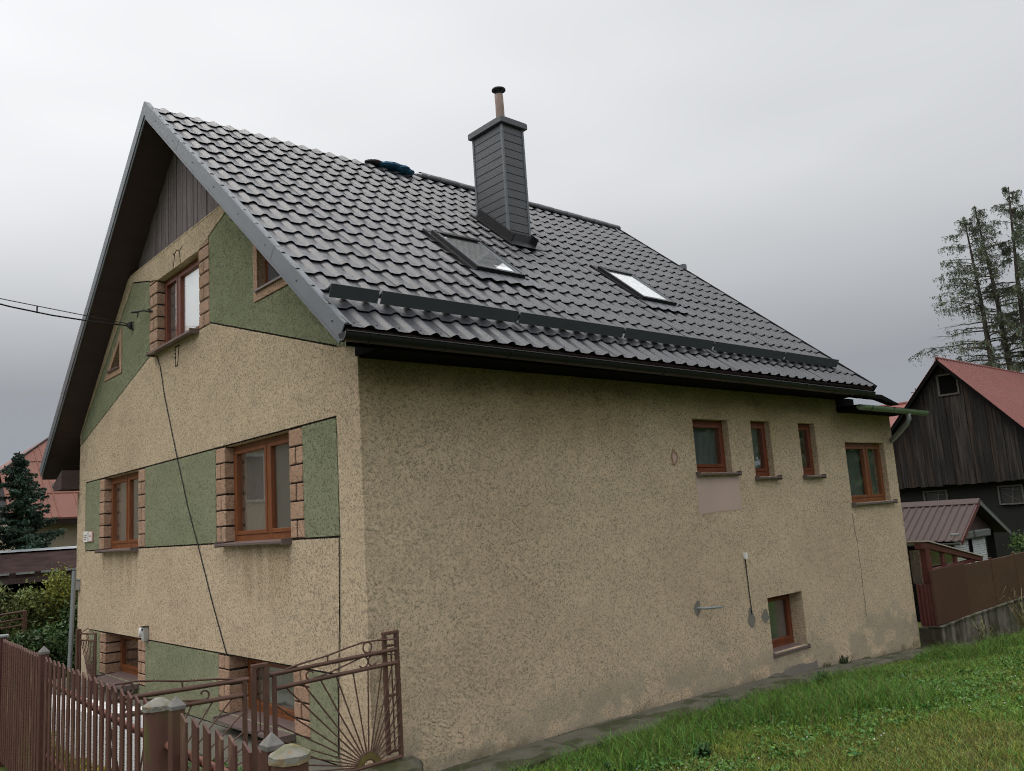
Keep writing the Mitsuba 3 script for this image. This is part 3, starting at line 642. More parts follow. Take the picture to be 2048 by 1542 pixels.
swin('slim', [], 'm_frame_red', ['m_dark_curtain'], .075, 'narrow window, left of the two slim ones')
swin('slim2', [], 'm_frame_red', None, .06, 'narrow window, right of the two slim ones')
swin('double', [.60], 'm_frame', ['m_dark_curtain', 'm_dark_curtain'], .09, 'double window at the far end of the side wall')
swin('cellar', [], 'm_frame_red', ['m_screen'], .02, 'cellar window near the grass')
mat('blue_blind', (.10, .12, .12), .7)

# --- left annex seen past the gable edge
part(H, 'side_bay', box(.06, 3.0, W+.001, 10.10, 1.75, 3.40), 'm_plaster')
part(H, 'side_bay_roof', prism_yz(Polygon([(W+.01, 3.80), (10.32, 3.58), (10.32, 3.46), (W+.01, 3.46)]), -.30, 3.1), 'm_dark_wood')
part(H, 'side_bay_gutter', tube([(-.30, 10.36, 3.56), (3.1, 10.36, 3.56)], .05, 10), 'm_galvanised', True)

# ------------------------------------------------------------------ things on the house
ra = rng
# tarp bundle on the ridge
tk = thing('tarp_bundle', 'crumpled blue tarp and dark sheet lying on the unfinished ridge', 'tarp')
def blob(c, r, seed, amp=.35, sub=3, f=6):
    m = trimesh.creation.icosphere(subdivisions=sub); v = m.vertices
    n_ = meshkit.fbm(v*f*.35+seed*3.1, 3)-.5
    fold = np.abs(np.sin((v[:, 0]*3+v[:, 1]*2+n_*5)*2.2))*.12
    m.vertices = v*(1+amp*n_[:, None]+fold[:, None])*np.array(r)+np.array(c); return m
part(tk, 'blue_tarp', [blob((3.74, W/2-.08, ZR+.005), (.26, .18, .050), 1), blob((3.94, W/2-.08, ZR-.01), (.18, .20, .060), 2), blob((4.08, W/2-.10, ZR-.04), (.11, .16, .04), 3)], 'm_tarp', 60)
part(tk, 'dark_sheet', [blob((3.46, W/2-.04, ZR+.025), (.19, .12, .045), 4, .25), blob((3.64, W/2+.0, ZR+.045), (.20, .07, .025), 5, .2)], 'm_plum_board', 60)
lk = one('loose_foil', [blob((4.42, W/2-.03, ZR+.03), (.12, .07, .025), 6), blob((4.58, W/2-.05, ZR+.04), (.07, .05, .025), 8, .5)], 'm_pale_sheet', 'pale scrap of foil at the start of the ridge capping', 'foil', smooth=60)
# overhead service line and insulator bracket
ok = thing('overhead_wire', 'sagging overhead service line ending at a bracket on the green gable', 'wire')
e0, e1 = np.array([-.06, 6.82, 5.87]), np.array([-14., 6.35, 7.75])
ts = np.linspace(0, 1, 26)
part(ok, 'thin_strand', tube([e0+(e1-e0)*t+np.array([0, 0, -.30*t*(1-t)*2+.03]) for t in ts], .007, 6), 'm_cable', True)
part(ok, 'thick_strand', tube([e0+(e1-e0)*t+np.array([0, 0, -.30*t*(1-t)*2-.07*math.sin(math.pi*min(t*5.5, 1))]) for t in ts], .012, 6), 'm_cable', True)
part(ok, 'spacer_clip', tube([e0+(e1-e0)*.095+np.array([0, 0, -.02]), e0+(e1-e0)*.095+np.array([0, 0, -.13])], .012, 5), 'm_cable')
part(ok, 'bracket', [tube([(.0, 6.76, 5.80), (-.05, 6.77, 5.81), (-.07, 6.82, 5.86)], .012, 6), tube([(0, 6.74, 5.92), (-.06, 6.78, 5.92), (-.07, 6.9, 5.88)], .010, 6), disc((-.05, 6.78, 5.865), (0, 0, 1), .035, .09, 10)], 'm_cable', True)
bk = thing('antenna_bracket', 'small dark bracket with arms left of the attic window', 'bracket')
part(bk, 'arm', [tube([(0, 5.94, 5.90), (-.10, 5.98, 5.92), (-.12, 6.20, 5.95)], .014, 6), tube([(-.12, 6.20, 5.95), (-.16, 6.34, 5.97)], .018, 6), tube([(-.12, 6.16, 5.95), (-.12, 6.20, 5.86)], .010, 5), tube([(0, 5.86, 5.88), (-.06, 5.90, 5.93)], .016, 6)], 'm_cable', True)
part(bk, 'plate', box(-.004, .003, 6.26, 6.50, 6.04, 6.30), 'm_green_plaster')
# cables on the gable
part_c = [(-.012, 5.655, 5.16), (-.012, 5.50, 4.95), (-.012, 5.34, 4.516), (-.012, 4.815, 3.516), (-.012, 4.45, 2.85), (-.012, 4.061, 2.269), (-.012, 3.6, 1.55), (-.012, 3.222, 1.019)]
one('wall_cable', tube(part_c, .0075, 6), 'm_cable', 'black cable crossing the gable diagonally from the attic sill to the cellar window', 'cable', smooth=True)
one('wall_cable', tube([(-.010, .458, 2.33), (-.010, .50, 1.6), (-.010, .56, .9), (-.010, .61, .25)], .005, 6), 'm_cable', 'black cable running straight down the gable beside the house corner', 'cable', smooth=True)
one('wall_cable', tube([(6.227, -.012, 1.66), (6.24, -.012, 1.3), (6.25, -.012, .85)], .007, 6), 'm_cable', 'thin dark cable hanging down the side wall below a white plug', 'cable', smooth=True)
one('wall_plug', cbox(6.195, 6.26, -.05, .0, 1.62, 1.71, .01), 'm_sign_white', 'small white plug box on the side wall at the cable top', 'box')
# meter / light at the cellar band
mk = thing('meter_box', 'grey white round meter box on the gable above the green cellar panel', 'meter')
part(mk, 'case', cbox(-.075, .0, 6.02, 6.12, 1.0, 1.20, .012), 'm_white_plastic')
part(mk, 'dial', disc((-.05, 6.20, 1.12), (-1, .25, 0), .065, .06, 20), 'm_sign_white', 30)
part(mk, 'hood', [cbox(-.085, .0, 6.01, 6.13, 1.2005, 1.212, .003), box(-.078, -.0755, 6.04, 6.10, 1.15, 1.18)], 'm_cable')
# two number plates
p1 = thing('house_plate', 'white house number plate at the far edge of the gable', 'sign')
part(p1, 'plate', cbox(-.022, .0, 9.125, 9.365, 2.49, 2.675, .004), 'm_sign_white')
part(p1, 'lettering', [box(-.0242, -.022, 9.17, 9.32, 2.60, 2.612), box(-.0242, -.022, 9.17, 9.32, 2.565, 2.577), box(-.0242, -.022, 9.20, 9.32, 2.53, 2.542)], 'm_sign_ink')
p2 = thing('house_plate', 'pinkish bordered plate right of the white plate on the gable', 'sign')
part(p2, 'plate', cbox(-.022, .0, 8.835, 9.075, 2.49, 2.675, .004), 'm_sign_red')
part(p2, 'face', box(-.0245, -.0222, 8.86, 9.05, 2.508, 2.657), 'm_sign_white')
part(p2, 'lettering', [box(-.0268, -.0247, 8.90, 9.01, 2.575, 2.60)], 'm_sign_red')
# ------------------------------------------------------------------ ornate double gate (plane y = -0.3)
GYP = -.30
P3 = lambda pts, dy=0.: [(x_, GYP+dy, z_) for x_, z_ in pts]
gk = thing('ornate_gate', 'brown wrought iron double gate with sunburst rays beside the house corner', 'gate')
def arc(cx, cz, r, a0, a1, n=14): return [(cx+r*math.cos(math.radians(t)), cz+r*math.sin(math.radians(t))) for t in np.linspace(a0, a1, n)]
def leaf(mirror):
    X = (lambda pts: [(-2.426-min(x_, -.072), z_) for x_, z_ in pts]) if mirror else (lambda pts: pts)
    tb = lambda pts, r, n=8: tube(P3(X(pts)), r, n)
    k_ = part(gk, 'leaf', tb([(-1.10, .352), (.113, .367)], .017), 'm_rust_iron', True)
    part(k_, 'rail', tb([(-1.12, 1.274), (-.57, 1.287), (.105, 1.30)], .018), 'm_rust_iron', True)
    part(k_, 'rail', tb([(-1.075, 1.159), (-.57, 1.172), (.105, 1.182)], .018), 'm_rust_iron', True)
    part(k_, 'stile', bar(P3(X([(-1.086, .34)]))[0], P3(X([(-1.086, 1.27)]))[0], .030, up=(0, 1, 0)), 'm_rust_iron')
    part(k_, 'arch_wire', tb([(-1.10, 1.270), (-1.0, 1.293), (-.853, 1.319), (-.594, 1.347), (-.392, 1.385), (-.25, 1.405), (-.12, 1.406), (.0, 1.396), (.105, 1.384)], .008, 6), 'm_rust_iron', True)
    part(k_, 'tick', tb([(-.595, 1.345), (-.596, 1.29)], .007, 6), 'm_rust_iron', True)
    part(k_, 'ring', tb(arc(-.198, 1.357, .045, 0, 360, 20), .007, 6), 'm_rust_iron', True)
    part(k_, 'scroll', tb([(-.66, 1.192), (-.55, 1.21), (-.428, 1.24)] + arc(-.243, 1.238, .047, 118, -150, 14), .007, 6), 'm_rust_iron', True)
    part(k_, 'scroll', tb([(.10, 1.252), (.0, 1.268), (-.09, 1.279)] + arc(-.148, 1.238, .045, 80, 330, 14), .007, 6), 'm_rust_iron', True)
    part(k_, 'scroll', tb([(-.66, 1.192), (-.73, 1.183)] + arc(-.765, 1.214, .034, 270, 20, 14), .007, 6), 'm_rust_iron', True)
    if mirror: part(k_, 'stile', cbox(-2.372, -2.340, GYP-.015, GYP+.015, .34, 1.40, .003), 'm_rust_iron')
    c = (-.225, .358)
    part(k_, 'sun_plate', [prism_xz(Polygon(X(arc(*c, .118, 0, 180, 18)) + X(arc(*c, .066, 180, 0, 14))), GYP-.008, GYP+.008)], 'm_sun_plate')
    part(k_, 'sun_arc', tb(arc(*c, .120, 0, 180, 18), .008, 6), 'm_rust_iron', True)
    part(k_, 'sun_arc', tb(arc(*c, .060, 0, 180, 14), .008, 6), 'm_rust_iron', True)
    ends = [(.11, .47), (.11, .56), (.11, .66), (.115, .77), (.115, .90), (.115, 1.06), (.06, 1.18), (-.053, 1.18), (-.199, 1.177), (-.351, 1.174), (-.519, 1.172), (-.672, 1.17), (-.836, 1.165), (-.993, 1.16),
            (-1.08, 1.03), (-1.08, .885), (-1.08, .765), (-1.08, .665), (-1.08, .575), (-1.08, .495), (-1.08, .425)]
    for e in ends:
        d = np.array(e)-np.array(c); d /= np.linalg.norm(d); s = np.array(c)+d*.118
        part(k_, 'ray', tb([tuple(s), e], .0065, 6), 'm_rust_iron', True)
leaf(False); leaf(True)
for x_, z0, z1 in ((.131, .355, 1.43), (.0, .40, 1.43)): part(gk, 'post', cbox(x_-.019, x_+.019, GYP-.019+.03, GYP+.019+.03, z0, z1, .004), 'm_rust_iron')
part(gk, 'post_frame', cbox(-.02, .15, GYP+.008, GYP+.052, 1.4305, 1.462, .004), 'm_rust_iron')
for z_ in (1.335, .90, .42): part(gk, 'cross_bar', box(.0195, .1115, GYP+.02, GYP+.04, z_-.01, z_+.01), 'm_rust_iron')
part(gk, 'post_rod', tube([(.068, GYP+.03, .42), (.068, GYP+.03, 1.30)], .007, 6), 'm_rust_iron', True)
for x_ in (-1.263, -1.160): part(gk, 'post', cbox(x_-.018, x_+.018, GYP-.018, GYP+.018, .30, 1.345, .004), 'm_rust_iron')
part(gk, 'post_frame', cbox(-1.281, -1.142, GYP-.018, GYP+.018, 1.3455, 1.378, .004), 'm_rust_iron')
part(gk, 'ring', tube(P3(arc(-1.212, .817, .043, 0, 360, 20)), .007, 6), 'm_rust_iron', True)
part(gk, 'post_rod', tube(P3([(-1.212, .86), (-1.212, 1.34)]), .006, 6), 'm_rust_iron', True)
part(gk, 'post_rod', tube(P3([(-1.212, .774), (-1.212, .32)]), .006, 6), 'm_rust_iron', True)
# small single gate near the far end of the gable (plane x = -0.35)
sg = thing('small_gate', 'narrow ray-patterned iron gate in front of the far end of the gable', 'gate')
XS = lambda pts: [(-.35, y_, z_) for y_, z_ in pts]
part(sg, 'frame', [tube(XS([(8.22, 1.03), (7.37, 1.075)]), .014, 6), tube(XS([(8.22, .93), (7.37, .973)]), .014, 6), tube(XS([(7.37, -.1), (7.37, 1.075)]), .020, 6), tube(XS([(8.20, -.1), (8.20, 1.03)]), .014, 6)], 'm_rust_iron', True)
part(sg, 'post', cbox(-.385, -.315, 8.27, 8.35, -.1, 1.10, .004), 'm_rust_iron')
part(sg, 'ring', tube([(-.35, 7.80+.04*math.cos(t), 1.002+.04*math.sin(t)) for t in np.linspace(0, 6.283, 16)], .007, 5), 'm_rust_iron', True)
part(sg, 'arch_wire', tube(XS([(8.2, 1.04), (7.78, 1.135), (7.4, 1.08)]), .007, 5), 'm_rust_iron', True)
for q in range(8): part(sg, 'ray', tube(XS([(7.48, .10), (8.16-q*.10, .94+q*.004)]), .007, 5), 'm_rust_iron', True)
# rusty gate far left
rk = thing('garden_gate', 'rusty garden gate end among the bushes at the left picture edge', 'gate')
YR = 11.3
XR = lambda pts: [(x_, YR, z_) for x_, z_ in pts]
part(rk, 'frame', [tube(XR([(-2.2, 1.20), (-.53, 1.295)]), .022, 6), tube(XR([(-2.2, 1.06), (-.53, 1.165)]), .018, 6), tube(XR([(-2.2, .97), (-.53, 1.045)]), .020, 6)], 'm_rust_iron', True)
part(rk, 'post', cbox(-.55, -.48, YR-.035, YR+.035, -.3, 1.31, .005), 'm_rust_iron')
for cx in (-.68, -1.2): part(rk, 'ring', tube(XR(arc(cx, 1.235, .05, 0, 360, 16)), .008, 5), 'm_rust_iron', True)
part(rk, 'scroll', tube(XR([(-1.5, 1.02), (-1.1, 1.09)] + arc(-.78, 1.10, .04, 100, -180, 10)), .008, 5), 'm_rust_iron', True)
for q in range(7): part(rk, 'ray', tube(XR([(-.72, .0), (-2.1+q*.22, .98)]), .009, 5), 'm_rust_iron', True)

# ------------------------------------------------------------------ picket fence in front of the courtyard
FA, FB = np.array([-2.2, 4.3]), np.array([-2.55, -3.1]); fd = (FB-FA)/np.linalg.norm(FB-FA); fn_ = np.array([-fd[1], fd[0]])   # fn_ points to the house side
if fn_[0] < 0: fn_ = -fn_
def fpos(y): return FA + (FB-FA)*((4.3-y)/7.4)
fk = thing('picket_fence', 'brown picket fence of flat slats with slanted tops along the street', 'fence')
y = -3.27
zt0 = 1.448
pk = 0
while y < 6.9:
    if not (-1.86 < y < -1.50 or -2.13 < y < -1.86 or 1.71 < y < 1.80 or 4.02 < y < 4.12):
        c = fpos(y); w2 = .043; tilt = rng.uniform(-.006, .006)
        zb = float(zg(c[0], c[1])) + .07
        prof_ = Polygon([(-w2, zb), (w2, zb), (w2, zt0-.021+tilt), (-w2, zt0+.016+tilt)])      # far edge is the higher one
        m = trimesh.creation.extrude_polygon(prof_, .013, engine='earcut')
        ln_ = rng.normal(0, .006)
        m = xf(m, (c[0]+fd[0]*-ln_, c[1]+fd[1]*-ln_, 0), (fd[0], fd[1], 0), (fd[0]*ln_, fd[1]*ln_, 1), np.cross([fd[0], fd[1], 0], [0, 0, 1]))
        part(fk, 'picket', m, ['m_fence_paint', 'm_fence_paint', 'm_fence_worn'][rng.integers(0, 3)]); pk += 1
    y += .180 if y < 1.7 else .130
def f3(y, off, z): c = fpos(y)+fn_*off; return (c[0], c[1], z)
for z_ in (1.235, .60):
    part(fk, 'rail', tube([f3(-3.30, .035, z_+.02), f3(-.6, .035, z_-.02), f3(2, .035, z_), f3(6.9, .035, z_)], .024, 8), 'm_fence_rail', True)
def pyramid(x, y, z, w, h): 
    return trimesh.Trimesh(np.array([(x-w, y-w, z), (x+w, y-w, z), (x+w, y+w, z), (x-w, y+w, z), (x, y, z+h), (x-w, y-w, z-.02), (x+w, y-w, z-.02), (x+w, y+w, z-.02), (x-w, y+w, z-.02)])).convex_hull
for yy, cap_ in ((1.755, True), (-2.035, True), (-3.36, True)):
    c = f3(yy, .0, 0); p_ = part(fk, 'steel_post', cbox(c[0]-.036, c[0]+.036, c[1]-.036, c[1]+.036, float(zg(c[0], c[1]))-.3, 1.478, .005), 'm_fence_paint')
    part(p_, 'cap', pyramid(c[0], c[1], 1.495, .040, .052), 'm_white_cap')
c = f3(4.07, 0, 0); p_ = part(fk, 'steel_post', cbox(c[0]-.034, c[0]+.034, c[1]-.034, c[1]+.034, -.3, 1.47, .005), 'm_fence_paint')
part(p_, 'cap', [cbox(c[0]-.05, c[0]+.05, c[1]-.05, c[1]+.05, 1.4705, 1.50, .006), cbox(c[0]-.03, c[0]+.03, c[1]-.03, c[1]+.03, 1.43, 1.47, .002)], 'm_galvanised')
def octo(x, y, r, z0, z1, n=8, r1=None):
    a_ = np.arange(n)*2*np.pi/n + np.pi/n; r1 = r if r1 is None else r1
    return trimesh.Trimesh(np.array([(x+r*math.cos(t), y+r*math.sin(t), z0) for t in a_] + [(x+r1*math.cos(t), y+r1*math.sin(t), z1) for t in a_])).convex_hull
for yy, zc in ((-1.70, 1.43), (-3.545, 1.455)):
    c = f3(yy, 0, 0); p_ = part(fk, 'concrete_post', octo(c[0], c[1], .078, float(zg(c[0], c[1]))-.4, zc, 16), 'm_post_paint', 40)
    cap_ = cat_([octo(c[0], c[1], .088, zc, zc+.030, 10), octo(c[0], c[1], .088, zc+.0301, zc+.066, 10, .022)])
    cap_ = cap_.subdivide().subdivide(); v = cap_.vertices
    cap_.vertices = v + (meshkit.noise(v*60)-.5)[:, None]*.005
    part(p_, 'cap', cap_, 'm_post_cap')

# white sheeting over a low pile and planting behind the fence
xs, ys = np.linspace(-1.62, -.98, 12), np.linspace(2.05, 6.9, 60)
XX, YY = np.meshgrid(xs, ys, indexing='ij')
ed = np.minimum(np.clip((XX+1.62)/.05, 0, 1), np.clip((-.98-XX)/.05, 0, 1))*np.minimum(np.clip((YY-2.05)/.06, 0, 1), np.clip((6.9-YY)/.06, 0, 1))
ZZ = .10 + ed*(.62-.075*(YY-2.05)) + .06*ed*(meshkit.fbm(np.stack([XX*4, YY*3, XX*0], -1), 3)-.5)
ii, jj = np.meshgrid(np.arange(11), np.arange(59), indexing='ij'); a = (ii*60+jj).ravel()
one('covered_pile', trimesh.Trimesh(np.stack([XX, YY, ZZ], -1).reshape(-1, 3), np.vstack([np.stack([a, a+60, a+61], 1), np.stack([a, a+61, a+1], 1)]), process=False), 'm_pale_sheet', 'white sheeting spread over a low pile behind the picket fence', 'sheeting', smooth=True)
# galvanised pole
pk_ = thing('metal_pole', 'thin grey galvanised pole standing left of the gable edge', 'pole')
part(pk_, 'tube', tube([(-.56, 8.05, -.2), (-.505, 8.01, 2.04)], .034, 10), 'm_galvanised', 40)
part(pk_, 'clamp', [disc((-.545, 8.04, .30), (0, 0, 1), .040, .04, 10), disc((-.525, 8.03, 1.18), (0, 0, 1), .040, .04, 10)], 'm_galvanised', 40)
bx = thing('junction_box', 'small grey box on the wall edge beside the galvanised pole', 'box')
part(bx, 'case', cbox(-.10, .0, 9.60, 9.735, 1.66, 1.83, .01), 'm_white_plastic')
part(bx, 'lid', cbox(-.115, .0, 9.59, 9.74, 1.8305, 1.85, .004), 'm_galvanised')

# ------------------------------------------------------------------ foliage
def leaves(P, size, col, rng_, hang=0.0, flat=1.0, long=1.7):
    """One small folded leaf (two triangles) at every point; col: (n, 3) colours."""
    n = len(P); d = rng_.normal(size=(n, 3)); d[:, 2] -= hang; d /= np.linalg.norm(d, axis=1, keepdims=True)
    s = np.cross(d, rng_.normal(size=(n, 3))); s /= np.linalg.norm(s, axis=1, keepdims=True)
    size = np.broadcast_to(size, n)[:, None]*rng_.uniform(.6, 1.35, (n, 1)); w = np.cross(d, s)
    A, B = P-d*size*.5*long, P+d*size*.5*long
    V = np.stack([A, P+s*size*.42+w*size*.12, B, P-s*size*.42+w*size*.12], 1).reshape(-1, 3)
    b = np.arange(n)*4
    F = np.vstack([np.stack([b, b+1, b+2], 1), np.stack([b, b+2, b+3], 1)])
    return V, F, np.repeat(col, 4, 0)
def tones(n, base, rng_, var=.25, clump=None):
    k = (1+var*rng_.normal(size=(n, 1))).clip(.35, 1.8)
    hue = rng_.normal(size=(n, 1))*.10
    c = np.array(base)[None]*k*np.hstack([1+hue*1.6, 1+hue*.3, 1-hue])
    return (c if clump is None else c*clump[:, None]).clip(.004, .5)
def leafmesh(parts_):
    V, F, C = [], [], []; o = 0
    for v, f, c in parts_: V.append(v); F.append(f+o); C.append(c); o += len(v)
    return trimesh.Trimesh(np.vstack(V), np.vstack(F), process=False), np.vstack(C)
def bush(name, lab, c, rx, ry, h, n, base, size, seed, group=None, spire=False, cat='bush'):
    r = np.random.default_rng(seed); k_ = thing(name, lab, cat, group)
    z0 = float(zg(c[0], c[1])); sh = r.uniform(-.8, .8, (46, 3)); ctr = []
    nb = max(10, n//260)
    for q in range(nb):
        t = r.uniform(0, 6.283); f = math.sqrt(r.uniform(0, 1)); zz = r.uniform(.08, 1.0)
        wd = (1-zz)**.75*1.05+.05 if spire else (1-zz**3.0)**.6*.95+.08
        ctr.append([c[0]+rx*f*wd*math.cos(t), c[1]+ry*f*wd*math.sin(t), z0+zz*h])
    ctr = np.array(ctr); cl = r.uniform(.55, 1.35, nb)
    idx = r.integers(0, nb, n); P = ctr[idx] + r.normal(size=(n, 3))*np.array([.10, .10, .085])*(.8+min(rx, 1.))
    P[:, 2] = np.maximum(P[:, 2], z0+.02)
    m, C = leafmesh([leaves(P, size, tones(n, base, r, .25, cl[idx]), r, hang=.2)])
    part(k_, 'foliage', m, 'm_leaf', color=C)
    st = []
    for q in range(7):
        e = ctr[r.integers(0, nb)]; st.append(tube([(c[0]+r.uniform(-.1, .1), c[1]+r.uniform(-.1, .1), z0-.1), ((c[0]+e[0])/2, (c[1]+e[1])/2, z0+.55*(e[2]-z0)), tuple(e)], [.022, .014, .006], 5))
    part(k_, 'stems', st, 'm_bark', True, kind='stuff')
    return k_
bush('garden_bush', 'yellow-green thuja spire rising left of the gable edge', (.22, 12.0), .42, .42, 2.05, 5200, (.21, .23, .042), .035, 11, spire=True)
bush('garden_bush', 'dark green bush low against the far edge of the gable', (.42, 11.7), .55, .55, 1.30, 5200, (.07, .12, .035), .05, 12)
bush('garden_bush', 'green shrub with pale shoots left of the thuja spire', (-.25, 12.1), .40, .40, 1.75, 5200, (.17, .20, .055), .045, 13)
bush('garden_bush', 'olive green shrub behind the rusty garden gate', (-.85, 12.2), .55, .45, 1.62, 6000, (.15, .18, .055), .05, 14)
bush('garden_bush', 'dark leafy bush behind the first fence post cap', (-.10, 10.9), .55, .40, .95, 6000, (.05, .095, .03), .05, 15)
bush('garden_bush', 'dark green bush between the rusty gate and the pole', (-.55, 10.5), .50, .40, .85, 5000, (.055, .10, .03), .05, 16)
bush('garden_bush', 'leafy shrub at the left picture edge above the fence', (-1.55, 11.9), .55, .4, 1.5, 5000, (.11, .14, .045), .05, 17)
bush('fence_shrub', 'bright green shrub top peeping over the brown sheet fence at the right edge', (18.55, .30), .42, .30, 2.05, 2600, (.085, .150, .040), .05, 18)
# low planting behind the picket fence
r = np.random.default_rng(21); n = 15000
P = np.stack([r.uniform(-2.15, -1.66, n), r.uniform(-1.3, 5.2, n), np.zeros(n)], 1)
P[:, 2] = zg(P[:, 0], P[:, 1]) + r.uniform(0, 1, n)**1.3*(.06+.26*meshkit.noise(P*np.array([3., 2.2, 1.])))
cl = .6+.8*meshkit.noise(P*4+3)
m, C = leafmesh([leaves(P, .032, tones(n, (.24, .23, .03), r, .25, cl), r)])
one('ground_cover', m, 'm_leaf', 'yellow-green low planting at the foot of the picket fence', 'plants', kind='stuff', color=C)

# grass: patches of blades, scattered
def grass_patch(seed, n=2300, hmin=.028, hmax=.095, tint=(.125, .225, .032)):
    r = np.random.default_rng(seed)
    x, y = r.uniform(-.5, .5, n), r.uniform(-.5, .5, n)
    cl = meshkit.fbm(np.stack([x*4+seed, y*4, x*0], -1), 3)
    h = r.uniform(hmin, hmax, n)*(.45+1.1*cl); a = r.uniform(0, 6.283, n); b = r.uniform(0, 6.283, n); ln = h*r.uniform(.2, .95, n)
    w = r.uniform(.0018, .0042, n)
    base = np.stack([x, y, x*0-.01], 1); s = np.stack([np.cos(a), np.sin(a), a*0], 1)*w[:, None]; d = np.stack([np.cos(b), np.sin(b), b*0], 1)
    mid = base + d*(ln*.32)[:, None] + np.array([0, 0, 1.])*(h*.62)[:, None]; tip = base + d*ln[:, None] + np.array([0, 0, 1.])*h[:, None]
    V = np.stack([base-s, base+s, mid-s*.8, mid+s*.8, tip], 1).reshape(-1, 3); q = np.arange(n)*5
    F = np.vstack([np.stack([q, q+1, q+3], 1), np.stack([q, q+3, q+2], 1), np.stack([q+2, q+3, q+4], 1)])
    k = r.normal(size=(n, 1)); dry = (r.random((n, 1)) < .10)
    c = np.array(tint)[None]*(1+.28*k).clip(.4, 1.9)*np.hstack([1+.25*r.normal(size=(n, 1)), np.ones((n, 1)), np.ones((n, 1))])
    c = np.where(dry, np.array([.16, .13, .05])*(.8+.3*r.random((n, 1))), c).clip(.004, .4)
    return trimesh.Trimesh(V, F, process=False), np.repeat(c, 5, 0)
def weed_patch(seed, n=90):
    r = np.random.default_rng(seed); parts_ = []
    for q in range(n):
        c = r.uniform(-.45, .45, 2); m = r.integers(4, 9); t = r.uniform(0, 6.28, m); rad = r.uniform(.015, .06, m)
        P = np.stack([c[0]+rad*np.cos(t), c[1]+rad*np.sin(t), r.uniform(.02, .085, m)], 1)
        parts_.append(leaves(P, r.uniform(.014, .032), tones(m, (.085, .185, .035), r, .2), r, long=1.4))
    m, C = leafmesh(parts_)
    f = r.uniform(-.5, .5, (26, 2)); fl = []
    P = np.stack([f[:, 0], f[:, 1], r.uniform(.05, .1, 26)], 1)
    v, ff, c = leaves(P, .011, np.full((26, 3), .6), r, long=1.)
    return trimesh.util.concatenate([m, trimesh.Trimesh(v, ff, process=False)]), np.vstack([C, c])
GP = []
for q, (sd, kw) in enumerate([(31, {}), (32, {'hmax': .14}), (33, {'tint': (.165, .225, .034)}), (34, {'hmax': .08, 'tint': (.17, .21, .045)}), (35, {'hmin': .06, 'hmax': .26, 'n': 1700, 'tint': (.095, .190, .028)})]):
    m, C = grass_patch(sd, **kw); scene[f'grass_group_{q}'] = {'type': 'shapegroup', 'blades': mikit.ply(m, 'm_grass', color=C)}
m, C = weed_patch(41); scene['grass_group_5'] = {'type': 'shapegroup', 'blades': mikit.ply(m, 'm_leaf', color=C)}
gr_n = 0
labels['grass'] = {'label': 'uneven green grass on the slope in front of the side wall', 'category': 'grass', 'kind': 'stuff'}
def place_patch(g_, x, y, rot, sc=1.0):
    global gr_n
    gr_n += 1; z = float(zg(x, y)); e = .25
    nx_ = -(float(zg(x+e, y))-float(zg(x-e, y)))/(2*e); ny_ = -(float(zg(x, y+e))-float(zg(x, y-e)))/(2*e)
    nn = np.array([nx_, ny_, 1.]); nn /= np.linalg.norm(nn); ax = np.array([math.cos(rot), math.sin(rot), 0]); ax -= nn*(ax@nn); ax /= np.linalg.norm(ax); ay = np.cross(nn, ax)
    M = np.eye(4); M[:3, 0], M[:3, 1], M[:3, 2], M[:3, 3] = ax*sc, ay*sc, nn*sc, (x, y, z)
    scene[f'grass__{gr_n:03d}'] = {'type': 'instance', 'to_world': T(M.tolist()), 'group': {'type': 'ref', 'id': f'grass_group_{g_}'}}
r = np.random.default_rng(55)
for x in np.arange(-1.2, 23, .62):
    for y in np.arange(-7.6, -.62, .62):
        if y > -1.1 and x < .9: continue
        px_, py_ = x+r.uniform(-.18, .18), min(y+r.uniform(-.18, .18), -1.30 if x < 11 else -.95)
        dn = meshkit.fbm(np.array([[px_*.55, py_*.55, 2.]]), 3)[0]; near = py_ > -1.6
        g_ = 4 if (near and r.random() < .22) else (3 if dn > .60 else 2 if dn > .53 else 1 if r.random() < .5 else 0)
        if g_ in (0, 1) and dn < .36 and r.random() < .5: g_ = 4
        place_patch(g_, px_, py_, r.uniform(0, 6.28), r.uniform(.85, 1.1))
        if r.random() < (.5 if dn < .5 else .2): place_patch(5, px_, py_, r.uniform(0, 6.28), r.uniform(.9, 1.25))
for x, y in [(-1.1, .2), (-1.05, 1.0), (-1.1, 1.8), (-1.7, -.6), (-1.7, .3), (-1.7, 1.1), (-1.15, -.9), (-2.0, -1.4), (-.95, 1.5)]:
    place_patch(1, x, y, r.uniform(0, 6.28)); place_patch(5, x, y, r.uniform(0, 6.28), 1.2)
